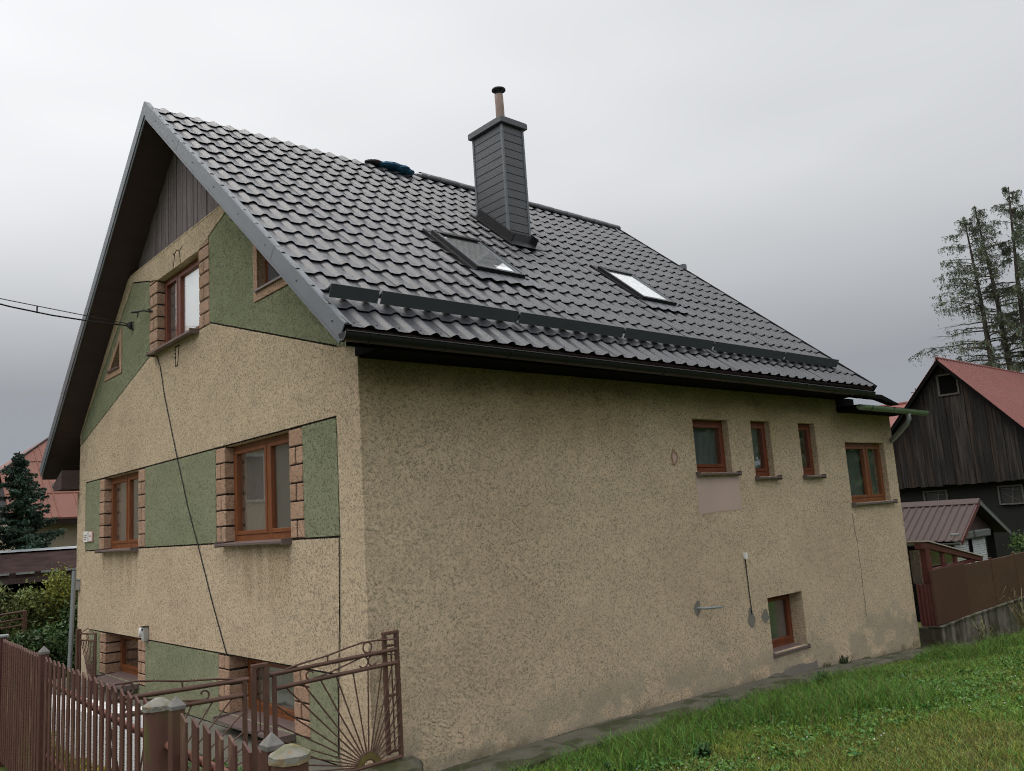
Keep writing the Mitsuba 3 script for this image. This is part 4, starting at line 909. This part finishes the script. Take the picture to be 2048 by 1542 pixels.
# broad-leaved weeds by the path and single tufts
def tuft(lab, x, y, n, h, seed, base=(.05, .105, .022), wide=.005, name='weed_tuft', seed_heads=False):
    r = np.random.default_rng(seed); a = r.uniform(0, 6.283, n); ln = r.uniform(.2, .75, n)*h; hh = r.uniform(.5, 1, n)*h
    b0 = np.stack([x+r.normal(size=n)*.04, y+r.normal(size=n)*.04, np.zeros(n)], 1); b0[:, 2] = zg(b0[:, 0], b0[:, 1])-.02
    d = np.stack([np.cos(a), np.sin(a), a*0], 1); s = np.stack([-np.sin(a), np.cos(a), a*0], 1)*wide
    m1 = b0+d*(ln*.25)[:, None]+np.array([0, 0, 1.])*(hh*.65)[:, None]; m2 = b0+d*(ln*.65)[:, None]+np.array([0, 0, 1.])*(hh)[:, None]; t = b0+d*ln[:, None]+np.array([0, 0, 1.])*(hh*.85)[:, None]
    V = np.stack([b0-s*.5, b0+s*.5, m1-s, m1+s, m2-s*.7, m2+s*.7, t], 1).reshape(-1, 3); q = np.arange(n)*7
    F = np.vstack([np.stack([q+i_, q+j_, q+k_], 1) for i_, j_, k_ in ((0, 1, 3), (0, 3, 2), (2, 3, 5), (2, 5, 4), (4, 5, 6))])
    return one(name, trimesh.Trimesh(V, F, process=False), 'm_grass', lab, 'grass tuft' if name == 'weed_tuft' else 'weed', color=np.repeat(tones(n, base, r, .22), 7, 0))
tuft('dark grass tuft growing at the wall foot beside the far cellar window', 8.55, -.06, 60, .20, 61, (.035, .055, .018))
tuft('small tuft in the crack between wall and path right of the dark tuft', 9.35, -.05, 35, .10, 62, (.05, .07, .02))
tuft('low moss-green tuft at the wall foot left of the grey cement patch', 5.6, -.05, 30, .08, 71, (.045, .06, .02), .004)
tuft('thin weed in the joint between wall and path near the house corner', 3.1, -.05, 22, .09, 72, (.05, .07, .02), .004)
tuft('ragged weed at the wall foot right of the grey cement patch', 8.05, -.06, 45, .13, 73, (.04, .065, .02), .004)
for q_, x_ in enumerate(np.arange(1.4, 11.2, .42)):
    if rng.random() < .75: place_patch(int(rng.choice([0, 1, 2, 4])), float(x_)+rng.uniform(-.1, .1), -1.06+rng.uniform(-.05, .07), rng.uniform(0, 6.28), rng.uniform(.8, .95))
tuft('tall pale grass stalks in front of the brown sheet fence', 14.6, -.72, 26, 1.05, 63, (.20, .17, .075), .006)
tuft('tall dry grass stalks at the concrete base corner', 12.3, -.75, 22, .55, 64, (.17, .16, .07), .006)
tuft('broad dark leaves of a dock plant low in the grass near the wall', 2.35, -1.9, 22, .17, 65, (.035, .085, .022), .035, 'dock_plant')
tuft('second dock plant with broad leaves left of the first', 1.55, -1.45, 18, .15, 66, (.040, .090, .025), .03, 'dock_plant')
tuft('long grass tuft overhanging the path edge', 4.2, -.85, 90, .24, 67, (.04, .10, .02), .004)
tuft('lush grass tuft by the path below the cellar window', 6.3, -.95, 110, .26, 68, (.035, .095, .02), .004)
one('fallen_stick', tube([(6.2, -5.05, float(zg(6.2, -5.05))+.03), (6.36, -5.0, float(zg(6.36, -5.))+.07), (6.52, -5.02, float(zg(6.5, -5.))+.05)], [.014, .012, .006], 6), 'm_bark', 'dark stick lying in the grass at the right picture edge', 'stick', smooth=True)

# ------------------------------------------------------------------ right-hand background
# brown sheet fence on a concrete base
sf = thing('sheet_fence', 'brown corrugated sheet metal fence on a concrete base beyond the house', 'fence')
yf = -.36
part(sf, 'base_wall', [prism_xz(Polygon([(11.462, -1.0), (21, -1.4), (21, .02), (16, .045), (12.7, .022), (11.462, -.013)]), yf-.02, yf+.16)], 'm_old_concrete', label='stained concrete base of the sheet fence')
part(sf, 'base_return', cbox(11.452, 11.62, yf+.165, -.002, -1.0, -.014, .01), 'm_old_concrete')
part(sf, 'base_coping', prism_xz(Polygon([(11.45, -.006), (12.7, .026), (16, .049), (21, .03), (21, .055), (16, .072), (12.7, .050), (11.45, .014)]), yf-.05, yf+.18), 'm_old_concrete')
xp = [11.50, 12.98, 14.35, 15.66, 17.0, 18.4, 19.8]
for q in range(6):
    x0, x1 = xp[q]+.012, xp[q+1]-.012; z0 = float(np.interp((x0+x1)/2, [11.4, 12.7, 16, 21], [.01, .048, .07, .05])); z1 = [1.0, .965, .955, .96, .95, .93][q]
    nn = int((x1-x0)/.105) if q == 0 else 18; U = np.linspace(x0, x1, nn*2+1); dd = np.where(np.arange(len(U)) % 2 == 0, .0, -.030 if q == 0 else .006)
    fr_ = [(u_, yf+.012-max(d_, 0)-min(d_, 0)*-.0-(.030 if d_ < 0 else 0)) for u_, d_ in zip(U, dd)]; bk_ = [(u_, yf+.045) for u_ in U[::-1]]
    part(sf, 'sheet', prism_xy(Polygon(fr_+bk_), z0+.01, z1), 'm_sheet_fence')
for x_ in xp[:-1]: part(sf, 'post', cbox(x_-.014, x_+.014, yf+.0, yf+.05, -.01, 1.0, .003), 'm_sheet_fence')
U = np.linspace(yf+.05, -.03, 9)
part(sf, 'return_sheet', prism_xy(Polygon([(11.52+(.012 if q_ % 2 else 0), u_) for q_, u_ in enumerate(U)] + [(11.56, u_) for u_ in U[::-1]]), .0, .74), 'm_porch_wood')
# small glazed porch canopy behind it
pc = thing('porch', 'dark red wooden porch with sloping roof and small glass panes behind the sheet fence', 'porch')
yp = -.20
part(pc, 'post', cbox(11.66, 11.86, yp-.03, yp+.10, -.4, 1.40, .005), 'm_porch_wood')
part(pc, 'rafter', prism_xz(Polygon([(11.5, 1.375), (11.75, 1.372), (14.22, .935), (14.26, 1.0), (11.76, 1.472), (11.5, 1.49)]), yp-.04, yp+.09), 'm_porch_wood')
part(pc, 'rail', prism_xz(Polygon([(11.87, .915), (13.9, .955), (13.9, 1.02), (11.87, .985)]), yp-.02, yp+.06), 'm_porch_wood')
for x_ in (12.42, 12.98): part(pc, 'mullion', cbox(x_, x_+.09, yp-.01, yp+.05, .99, 1.29-.175*(x_-12.4)-.04, .003), 'm_porch_wood')
part(pc, 'pane', prism_xz(Polygon([(11.87, .99), (12.415, .99), (12.415, 1.26), (11.87, 1.35)]), yp+.02, yp+.024), 'm_glass')
part(pc, 'pane', prism_xz(Polygon([(12.515, 1.0), (12.975, 1.005), (12.975, 1.16), (12.515, 1.24)]), yp+.02, yp+.024), 'm_glass')
part(pc, 'pane', prism_xz(Polygon([(13.075, 1.012), (13.6, 1.02), (13.6, 1.04), (13.075, 1.14)]), yp+.02, yp+.024), 'm_glass')
part(pc, 'roof_sheet', prism_xz(Polygon([(11.455, 1.505), (11.76, 1.49), (14.33, 1.005), (14.34, 1.022), (11.765, 1.508), (11.455, 1.525)]), yp-.07, yp+.42), 'm_porch_roof')
part(pc, 'side_pane', box(11.47, 11.476, yp+.0, -.01, .76, 1.36), 'm_glass')
# shed with brown metal roof and roller shutters
sh = thing('shed', 'small dark shed with ribbed brown metal roof and white roller shutters', 'shed')
RX, RZ, Y0, Y1 = 18.0, 2.109, 1.03, 4.2
tl = (RZ-1.21)/(RX-16.58); tr = (RZ-1.24)/(19.77-RX)
ribs = []
for sgn, xe, ze in ((-1, 16.58, 1.21), (1, 19.77, 1.24)):
    L = math.hypot(xe-RX, ze-RZ); sx = np.array([(xe-RX)/L, 0, (ze-RZ)/L]); nv = np.array([-(sx[2]), 0, sx[0]]); nv = nv if nv[2] > 0 else -nv
    U = []; yv = Y0
    while yv < Y1: U += [(yv, 0), (yv+.02, .028), (yv+.055, .028), (yv+.075, 0)]; yv += .175
    pr = Polygon(U + [(U[-1][0], -.012), (Y0, -.012)])
    m = trimesh.creation.extrude_polygon(pr, L-.02, engine='earcut')
    o_ = np.array([RX, 0, RZ])+sx*.02
    m = xf(m, o_, (0, 1, 0), nv, sx if np.cross((0, 1, 0), nv) @ sx > 0 else sx)
    if np.cross((0, 1, 0), nv) @ sx < 0: m.invert()
    ribs.append(m)
rfk = part(sh, 'roof', ribs[0], 'm_shed_roof'); part(sh, 'roof', ribs[1], 'm_shed_roof')
part(rfk, 'ridge_cap', prism_xz(Polygon([(RX-.19, RZ-.075), (RX, RZ+.045), (RX+.19, RZ-.055), (RX+.18, RZ-.075), (RX, RZ+.027), (RX-.18, RZ-.095)]), Y0-.03, Y1), 'm_shed_roof')
for sgn, xe, ze in ((-1, 16.58, 1.21), (1, 19.77, 1.24)):
    part(rfk, 'barge_board', prism_xz(Polygon([(RX, RZ+.01), (xe, ze+.01), (xe, ze-.10), (RX, RZ-.11)]), Y0-.025, Y0-.002), 'm_porch_wood' if sgn < 0 else 'm_galv_dark')
mat('galv_dark', (.11, .12, .11), .6)
part(sh, 'wall', prism_xz(Polygon([(16.85, -1.2), (19.5, -1.2), (19.5, 1.30), (RX, RZ-.12), (16.85, 1.30)]), Y0+.30, Y1-.1), 'm_black_wood')
part(sh, 'gable_panel', prism_xz(Polygon([(16.95, 1.33), (19.4, 1.33), (RX, RZ-.15)]), Y0+.27, Y0+.298), 'm_dark_wood')
for x0, x1 in ((16.78, 17.62), (17.86, 18.72)):
    s_ = part(sh, 'shutter', [box(x0, x1, Y0+.262, Y0+.292, .30, 1.20)] , 'm_shutter')
    for q in range(16): part(s_, 'slat', cbox(x0, x1, Y0+.238, Y0+.261, .32+q*.054, .366+q*.054, .010), 'm_shutter')
    part(s_, 'roller_box', [cbox(x0-.04, x1+.06, Y0+.10, Y0+.296, 1.205, 1.385, .03)], 'm_galv_dark')
    part(s_, 'guide', [box(x0-.035, x0-.002, Y0+.235, Y0+.296, .30, 1.20), box(x1+.002, x1+.035, Y0+.235, Y0+.296, .30, 1.20)], 'm_black_metal')
part(sh, 'eave_gutter', half_round((16.55, Y0, 1.17), (16.55, Y1, 1.15), .05), 'm_galv_dark')

# weathered wooden barn
bn = thing('barn', 'tall weathered dark timber barn with a red metal roof', 'barn')
BX, BY, BZ, BT = 24.0, 3.683, 6.593, math.tan(math.radians(48.7))
zb_ = lambda y: BZ - abs(y-BY)*BT
hw = 3.75
part(bn, 'wall', [box(BX+.35, BX+11.5, BY-hw+.3, BY+hw-.3, -2.0, 2.6)], 'm_barn_base')
part(bn, 'upper_wall', prism_yz(Polygon([(BY-3.31, 2.57), (BY+3.31, 2.57), (BY+3.31, zb_(BY+3.31)-.12), (BY, BZ-.14), (BY-3.31, zb_(BY-3.31)-.12)]), BX+.045, BX+11.8), 'm_black_wood')
y = BY-3.30; r = np.random.default_rng(77)
while y < BY+3.2:
    bw = r.uniform(.15, .25); ya, yb = y, min(y+bw-.012, BY+3.30)
    za, zb2 = zb_(ya)-.12, zb_(yb)-.12; top = [(yb, zb2), (ya, za)] if not ya < BY < yb else [(yb, zb2), (BY, BZ-.14), (ya, za)]
    z0 = 2.575-r.uniform(0, .05); d_ = r.uniform(0, .022)
    pg = Polygon([(ya, z0), (yb, z0)] + top).difference(sbox(3.30, 5.43, 3.87, 6.05))
    part(bn, 'board', prism_yz(pg, BX-d_, BX+.043), ['m_barn_board', 'm_barn_board', 'm_barn_board_dark', 'm_barn_board_brown'][r.integers(0, 4)])
    y += bw
lw = part(bn, 'loft_hatch', [box(BX-.05, BX+.04, 3.26, 3.31, 5.39, 6.09), box(BX-.05, BX+.04, 3.86, 3.91, 5.39, 6.09), box(BX-.05, BX+.04, 3.311, 3.859, 6.04, 6.09), box(BX-.06, BX+.04, 3.311, 3.859, 5.39, 5.44)], 'm_barn_trim', label='dark square loft opening with a pale frame high in the barn gable')
mat('dirty_glass', (.022, .023, .022), .55)
mat('barn_trim', lambda p, n, uv: mix((.13, .12, .105), (.06, .055, .05), fbm(p.x*9, p.y*14, p.z*14, 3)), .85)
for (ya, yb, z0, z1) in ((4.25, 4.93, 1.80, 2.37), (2.04, 2.67, 1.88, 2.38)):
    wk = part(bn, 'window', [box(BX+.27, BX+.345, ya-.04, ya, z0-.04, z1+.04), box(BX+.27, BX+.345, yb, yb+.04, z0-.04, z1+.04), box(BX+.27, BX+.345, ya, yb, z1, z1+.04), box(BX+.25, BX+.345, ya, yb, z0-.045, z0)], 'm_barn_trim')
    part(wk, 'pane', box(BX+.338, BX+.342, ya, yb, z0, z1), 'm_dirty_glass')
    part(wk, 'board_inside', [bar((BX+.320, ya+.06, z0+.03), (BX+.320, yb-.1, z0+.30), .02), bar((BX+.320, ya+.30, z0+.02), (BX+.320, ya+.24, z1-.04), .03), bar((BX+.320, ya+.1, z1-.12), (BX+.320, yb-.05, z1-.03), .02)], 'm_barn_trim')
for sgn in (-1, 1):
    ye = BY+sgn*hw; L = math.hypot(hw, hw*BT); sx = np.array([0, sgn*math.cos(math.radians(48.7)), -math.sin(math.radians(48.7))]); nv = np.array([0, sgn*math.sin(math.radians(48.7)), math.cos(math.radians(48.7))])
    xs_ = np.arange(BX-.38, BX+12.2, .05); hh_ = .030*np.cos(2*np.pi*xs_/.25)
    rows_ = []
    for s_ in np.linspace(0, L+.25, 5): rows_.append(np.array([BX*0, BY, BZ])[None] + sx[None]*s_ + nv[None]*hh_[:, None] + np.stack([xs_, xs_*0, xs_*0], 1))
    n2 = len(xs_); V_ = np.vstack(rows_); F_ = []
    for r_ in range(4):
        for c_ in range(n2-1): p0 = r_*n2+c_; F_ += [(p0, p0+1, p0+n2+1), (p0, p0+n2+1, p0+n2)]
    rk_ = part(bn, 'roof', trimesh.Trimesh(V_, np.array(F_), process=False), 'm_red_roof', True)
    part(rk_, 'barge_board', prism_yz(Polygon([(BY, BZ-.03), (BY+sgn*(hw+.16), zb_(BY+hw+.16)-.03), (BY+sgn*(hw+.16), zb_(BY+hw+.16)-.20), (BY, BZ-.20)]), BX-.36, BX-.33), 'm_black_wood')
    part(rk_, 'soffit', prism_yz(Polygon([(BY, BZ-.04), (BY+sgn*(hw+.14), zb_(BY+hw+.14)-.04), (BY+sgn*(hw+.14), zb_(BY+hw+.14)-.085), (BY, BZ-.085)]), BX-.329, BX+11.9), 'm_black_wood')
part(bn, 'ridge_cap', tube([(BX-.38, BY, BZ+.0), (BX+12.2, BY, BZ+.0)], .05, 10), 'm_red_roof', True)
one('aerial_mast', [tube([(27.16, 5.95, 4.9), (27.16, 5.92, 6.15)], .022, 6), tube([(27.16, 5.75, 6.0), (27.16, 6.1, 6.02)], .014, 5)], 'm_cable', 'thin aerial mast behind the left roof slope of the barn', 'aerial', smooth=True)
# house with a red roof far behind, seen between the house and the barn
nb = thing('neighbour_house', 'red roofed building far behind, glimpsed between the house and the barn', 'house')
part(nb, 'wall', box(36.5, 46, 7.2, 17.0, -2.0, 4.6), 'm_house_beige')
nr = part(nb, 'roof', prism_xz(Polygon([(36.0, 4.4), (36.05, 4.3), (41.2, 8.7-1.75), (46.6, 4.3), (46.6, 4.5), (41.2, 7.12)]), 6.8, 17.4), 'm_red_roof')
part(nr, 'ridge_cap', tube([(41.2, 6.8, 7.13), (41.2, 17.4, 7.13)], .09, 8), 'm_red_roof', True)

# conifers behind the barn
def conifer(lab, base, bend, top, zlow, spread, seed, dens=1.0, bare=.25, group=None):
    r = np.random.default_rng(seed); k_ = thing('conifer_tree', lab, 'tree', group)
    base, bend, top = (np.array(v, float) for v in (base, bend, top)); z0 = float(zg(base[0], base[1]))
    foot = np.array([base[0]+(base[0]-bend[0])*.6, base[1]+(base[1]-bend[1])*.6, z0-.3])
    ts = np.linspace(0, 1, 26); pts = []
    ctrl = [foot, base, bend, top]; zz = [c_[2] for c_ in ctrl]
    zs = np.linspace(zz[0], zz[-1], 34); tr_ = np.stack([np.interp(zs, zz, [c_[q] for c_ in ctrl]) for q in range(2)] + [zs], 1)
    tr_[:, :2] += .05*(meshkit.noise(np.stack([zs*.7, zs*0+seed, zs*0], 1))[:, None]-.5)
    H_ = zz[-1]-zz[0]
    part(k_, 'trunk', tube(tr_, np.interp(zs, [zz[0], zz[-1]], [.26, .02]), 9), 'm_bark', True)
    br, P, cl = [], [], []
    z = zlow
    while z < zz[-1]-.05:
        f = (zz[-1]-z)/(zz[-1]-zlow); L = spread*(.10+.95*f**.75)*r.uniform(.5, 1.1)
        az = r.uniform(0, 6.283); o = np.array([np.interp(z, zs, tr_[:, 0]), np.interp(z, zs, tr_[:, 1]), z])
        d = np.array([math.cos(az), math.sin(az), 0]); n2 = 9; t = np.linspace(0, 1, n2)
        sag = (-.30*f+.12)*L; path = o + d*(L*t)[:, None] + np.array([0, 0, 1.])*(.10*L*np.sin(t*2.2) + sag*t**1.5 + .14*L*np.clip(t-.6, 0, 1)*f*1.6)[:, None]
        path += r.normal(size=path.shape)*.02*L*t[:, None]
        br.append(tube(path, np.linspace(.030*f+.010, .005, n2), 4, cap=False))
        isbare = r.random() < bare*f*1.6
        for q in range(2, n2):
            for _ in range(2):
                if r.random() < .55:
                    s = path[q]; a2 = az+r.choice([-1, 1])*r.uniform(.5, 1.1); l2 = L*r.uniform(.10, .26); e = s+np.array([math.cos(a2)*l2, math.sin(a2)*l2, -l2*r.uniform(.0, .6)])
                    br.append(tube([s, (s+e)/2+[0, 0, .02*l2], e], [.007, .005, .003], 3, cap=False))
                    if not isbare:
                        m_ = int(26*dens*l2/.3)+3; u_ = r.random((m_, 1)); P.append(s+(e-s)*u_+np.array([0, 0, -1.])*r.exponential(.11, (m_, 1))+r.normal(size=(m_, 3))*.022); cl.append(np.full(m_, r.uniform(.6, 1.3)))
        if not isbare:
            m_ = int(30*dens*L); u_ = r.uniform(.22, 1, (m_, 1)); q_ = u_[:, 0]*(n2-1); i_ = np.minimum(q_.astype(int), n2-2); fr_ = (q_-i_)[:, None]
            s = path[i_]*(1-fr_)+path[i_+1]*fr_; P.append(s+np.array([0, 0, -1.])*r.exponential(.10, (m_, 1))+r.normal(size=(m_, 3))*.035); cl.append(np.full(m_, r.uniform(.6, 1.3)))
        z += r.uniform(.05, .16)*(.6+.6*f)
    br = cat_(br); part(k_, 'branches', br, 'm_bark', True, kind='stuff')
    P = np.vstack(P); cl = np.concatenate(cl)
    m, C = leafmesh([leaves(P, .036, tones(len(P), (.105, .130, .078), r, .25, cl), r, hang=1.4, long=3.2)])
    m.vertices = m.vertices
    part(k_, 'needles', m, 'm_leaf', kind='stuff', color=C)
conifer('sparse conifer left of the three behind the barn, leaning left', (33.74, 5.38, 7.41), (33.72, 5.44, 10.5), (33.68, 5.56, 13.9), 7.3, 2.9, 201, 1.0, .35)
conifer('thin bare-topped conifer between its two neighbours behind the barn', (33.92, 4.80, 7.13), (33.89, 4.89, 10.25), (33.80, 5.15, 14.3), 7.6, 1.9, 202, .65, .6)
conifer('tallest conifer behind the barn at the right picture edge', (34.10, 4.15, 7.0), (34.13, 4.10, 10.5), (34.20, 3.86, 14.8), 6.8, 2.3, 203, 1.3, .12)
conifer('conifer right of the tallest one, cut by the picture edge', (34.9, 3.0, 7.0), (34.9, 2.95, 10.5), (34.9, 2.9, 12.6), 6.6, 2.0, 204, 1.2, .1)

# ------------------------------------------------------------------ left-hand background
# long low outbuilding with brown shingle roof
cp = thing('outbuilding', 'long low dark outbuilding with brown shingle roof left of the house', 'shed')
rr = Polygon([(16.2, 2.40), (16.2, 2.33), (14.75, 1.84), (14.75, 1.935)])
cr_ = part(cp, 'roof', prism_yz(rr, -9, 5.5), 'm_shingle')
part(cr_, 'ridge_cap', prism_yz(Polygon([(16.05, 2.40), (16.2, 2.455), (16.35, 2.40), (16.2, 2.425)]), -9, 5.5), 'm_galvanised')
part(cr_, 'rear_slope', prism_yz(Polygon([(16.2, 2.40), (16.2, 2.33), (18.2, 1.5), (18.2, 1.6)]), -9, 5.5), 'm_shingle')
part(cr_, 'fascia', box(-9, 5.5, 14.76, 14.79, 1.70, 1.838), 'm_dark_wood')
part(cr_, 'eave_edge', [box(-9+q*.5, -9+q*.5+.36, 14.70, 14.75, 1.90, 1.945) for q in range(29)], 'm_galvanised', kind='stuff')
part(cp, 'wall', box(-9, 5.5, 16.4, 18.0, -1, 1.6), 'm_black_wood')
for x_ in (-4.5, -1.6, 1.3, 4.4): part(cp, 'post', cbox(x_, x_+.14, 14.85, 14.99, -1, 1.75, .01), 'm_dark_wood')
part(cp, 'pale_panel', box(1.15, 1.6, 16.36, 16.395, .9, 1.55), 'm_house_beige')
# red roofed half-hipped house
rh_ = thing('farmhouse', 'house with rust-red seamed sheet roof behind the spruce at the left', 'house')
t42 = math.tan(math.radians(42)); zr_ = lambda y: 3.49+(y-25.5)*t42
part(rh_, 'wall', box(2.3, 13, 26.0, 34.0, -1.5, 3.40), 'm_house_beige')
part(rh_, 'gable', [trimesh.Trimesh(np.array([(2.31, 26.0, 3.3), (2.31, 34.0, 3.3), (2.31, 27.6, 5.0), (2.31, 32.4, 5.0), (2.9, 26.0, 3.3), (2.9, 34.0, 3.3), (2.9, 27.6, 5.0), (2.9, 32.4, 5.0)])).convex_hull], 'm_plum_board')
A = [(1.92, 25.5, zr_(25.5)), (13.5, 25.5, zr_(25.5)), (13.5, 30.0, zr_(30.)), (5.0, 30.0, zr_(30.)), (1.92, 27.43, zr_(27.43))]
A = np.array(A); B_ = A-np.array([0, -.02, .06])
V_ = np.vstack([A, B_]); F_ = [(0, 1, 2), (0, 2, 3), (0, 3, 4), (5, 7, 6), (5, 8, 7), (5, 9, 8)] + [t for q in range(5) for t in ((q, q+5, (q+1) % 5), ((q+1) % 5, q+5, (q+1) % 5+5))]
fr_ = part(rh_, 'roof', trimesh.Trimesh(V_, np.array(F_), process=False), 'm_rust_roof')
A2 = np.array([(5.0, 30.0, zr_(30.)), (1.92, 27.43, zr_(27.43)), (1.92, 32.57, zr_(27.43))])
part(fr_, 'half_hip', trimesh.Trimesh(np.vstack([A2, A2-np.array([0, 0, .06])]), np.array([(0, 1, 2), (3, 5, 4), (0, 3, 4), (0, 4, 1), (1, 4, 5), (1, 5, 2), (2, 5, 3), (2, 3, 0)]), process=False), 'm_rust_roof')
A3 = A*np.array([1, -1, 1])+np.array([0, 60., 0])
part(fr_, 'rear_slope', trimesh.Trimesh(A3, np.array([(0, 2, 1), (0, 3, 2), (0, 4, 3)]), process=False), 'm_rust_roof')
for q, x_ in enumerate((2.55, 3.2, 3.42, 4.1, 4.75, 5.4)):
    yt = min(30.0, 27.43+(x_-1.92)/1.2)
    part(fr_, 'seam', bar((x_, 25.5, zr_(25.5)+.012), (x_-.02, yt, zr_(yt)+.012), .035, .03, up=(1, 0, 0)), 'm_rust_roof')
for y_ in (26.5, 27.9): part(fr_, 'cross_seam', bar((1.94+max(0, (y_-27.43)*1.2), y_, zr_(y_)+.004), (13.4, y_, zr_(y_)+.004), .05, .018, up=(0, 0, 1)), 'm_rust_roof')
part(fr_, 'hip_edge', bar((1.88, 27.40, zr_(27.43)+.02), (5.0, 30.0, zr_(30.)+.02), .07, .06), 'm_plum_board')
part(fr_, 'eave_box', box(1.92, 13.5, 25.55, 25.98, 3.27, 3.40), 'm_dark_wood')
part(fr_, 'eave_gutter', half_round((1.92, 25.42, 3.44), (13.5, 25.42, 3.40), .06), 'm_plum_board')
# spruce in front of it
def spruce(lab, x, y, ztop, spread, seed):
    r = np.random.default_rng(seed); k_ = thing('spruce_tree', lab, 'tree'); z0 = float(zg(x, y)); H_ = ztop-z0
    part(k_, 'trunk', tube([(x, y, z0-.2), (x+.05, y, z0+H_*.5), (x, y, ztop)], [.14, .08, .012], 8), 'm_bark', True)
    P, cl, br = [], [], []; z = z0+.3
    while z < ztop-.03:
        f = (ztop-z)/H_; L = spread*f**.85*r.uniform(.65, 1.12)+.07; az = r.uniform(0, 6.283); t = np.linspace(0, 1, 6)
        path = np.array([x, y, z]) + np.stack([math.cos(az)*L*t, math.sin(az)*L*t, -.10*L*t+.26*L*t**2*(.3+f)], 1)
        br.append(tube(path, np.linspace(.018, .005, 6), 4, cap=False)); k2 = r.uniform(.5, 1.4)
        m_ = int(260*L); u_ = r.uniform(.12, 1.03, (m_, 1)); i_ = np.minimum((u_[:, 0]*5).astype(int), 4); fq = (u_[:, 0]*5-i_)[:, None]; s = path[i_]*(1-fq)+path[i_+1]*fq
        side = np.array([-math.sin(az), math.cos(az), 0]); wd = .26*L*(1-.75*u_)+.03
        s = s + side*r.uniform(-1, 1, (m_, 1))*wd + np.array([0, 0, -1.])*r.exponential(.035, (m_, 1))
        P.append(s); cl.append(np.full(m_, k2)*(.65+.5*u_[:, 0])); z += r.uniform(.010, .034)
    part(k_, 'branches', br, 'm_bark', True, kind='stuff')
    P = np.vstack(P); cl = np.concatenate(cl)
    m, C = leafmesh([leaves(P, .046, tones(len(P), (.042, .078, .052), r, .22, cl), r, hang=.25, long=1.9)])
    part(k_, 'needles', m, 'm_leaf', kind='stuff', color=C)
spruce('dense dark blue-green spruce in front of the rust-red roof', .55, 17.5, 4.95, 2.0, 301)
spruce('second spruce mass joining the first at the left picture edge', -.45, 17.9, 4.3, 1.4, 302)
# house across the street that the gable windows mirror
op = thing('street_house', 'beige house across the courtyard, seen only as a reflection in the gable windows', 'house')
part(op, 'wall', box(-12, -2.2, 14.6, 23, -1, 5.4), 'm_house_beige')
part(op, 'roof', prism_yz(Polygon([(14.2, 5.3), (18.8, 9.0), (23.4, 5.3)]), -12.4, -1.9), 'm_rust_roof')
for x_ in (-10.4, -7.6, -5.6, -3.6):
    wk = part(op, 'window', [box(x_, x_+1.1, 14.56, 14.598, 3.3, 4.6)], 'm_white_plastic'); part(wk, 'pane', box(x_+.08, x_+1.02, 14.545, 14.558, 3.38, 4.52), 'm_screen')

# dark trees south of the garden, outside the picture, that the side windows mirror
def garden_tree(lab, x, y, h, rx, n, base, seed):
    r = np.random.default_rng(seed); k_ = thing('garden_tree', lab, 'tree'); z0 = float(zg(x, y))
    part(k_, 'trunk', tube([(x, y, z0-.3), (x+.1, y, z0+h*.5), (x, y+.1, z0+h*.9)], [.22, .15, .03], 8), 'm_bark', True)
    ctr = np.stack([x+rx*r.normal(size=60)*.5, y+rx*r.normal(size=60)*.5, z0+h*r.uniform(.12, 1, 60)], 1); cl = r.uniform(.6, 1.3, 60); idx = r.integers(0, 60, n)
    m, C = leafmesh([leaves(ctr[idx]+r.normal(size=(n, 3))*.55, .26, tones(n, base, r, .25, cl[idx]), r)])
    part(k_, 'crown', m, 'm_leaf', color=C)
for q, (x, y, h, rx) in enumerate([(20, -15, 7.5, 2.6), (26, -18, 9, 3.0), (33, -20, 10, 3.2), (40, -24, 11, 3.4), (29, -26, 11, 3.4), (47, -27, 12, 3.6), (15, -17, 6.5, 2.4), (31, -10.5, 6.5, 2.3), (37, -12.5, 8, 2.6)]):
    garden_tree(['nearest', 'second nearest', 'third nearest', 'fifth', 'fourth', 'farthest', 'small first', 'low bushy', 'round'][q] + ' leafy tree across the lawn, only mirrored by the side windows', x, y, h, rx, 5200, (.045, .075, .022), 400+q)
for k in labels:
    if k.startswith('garden_tree'): labels[k]['group'] = 'trees mirrored by the side windows'
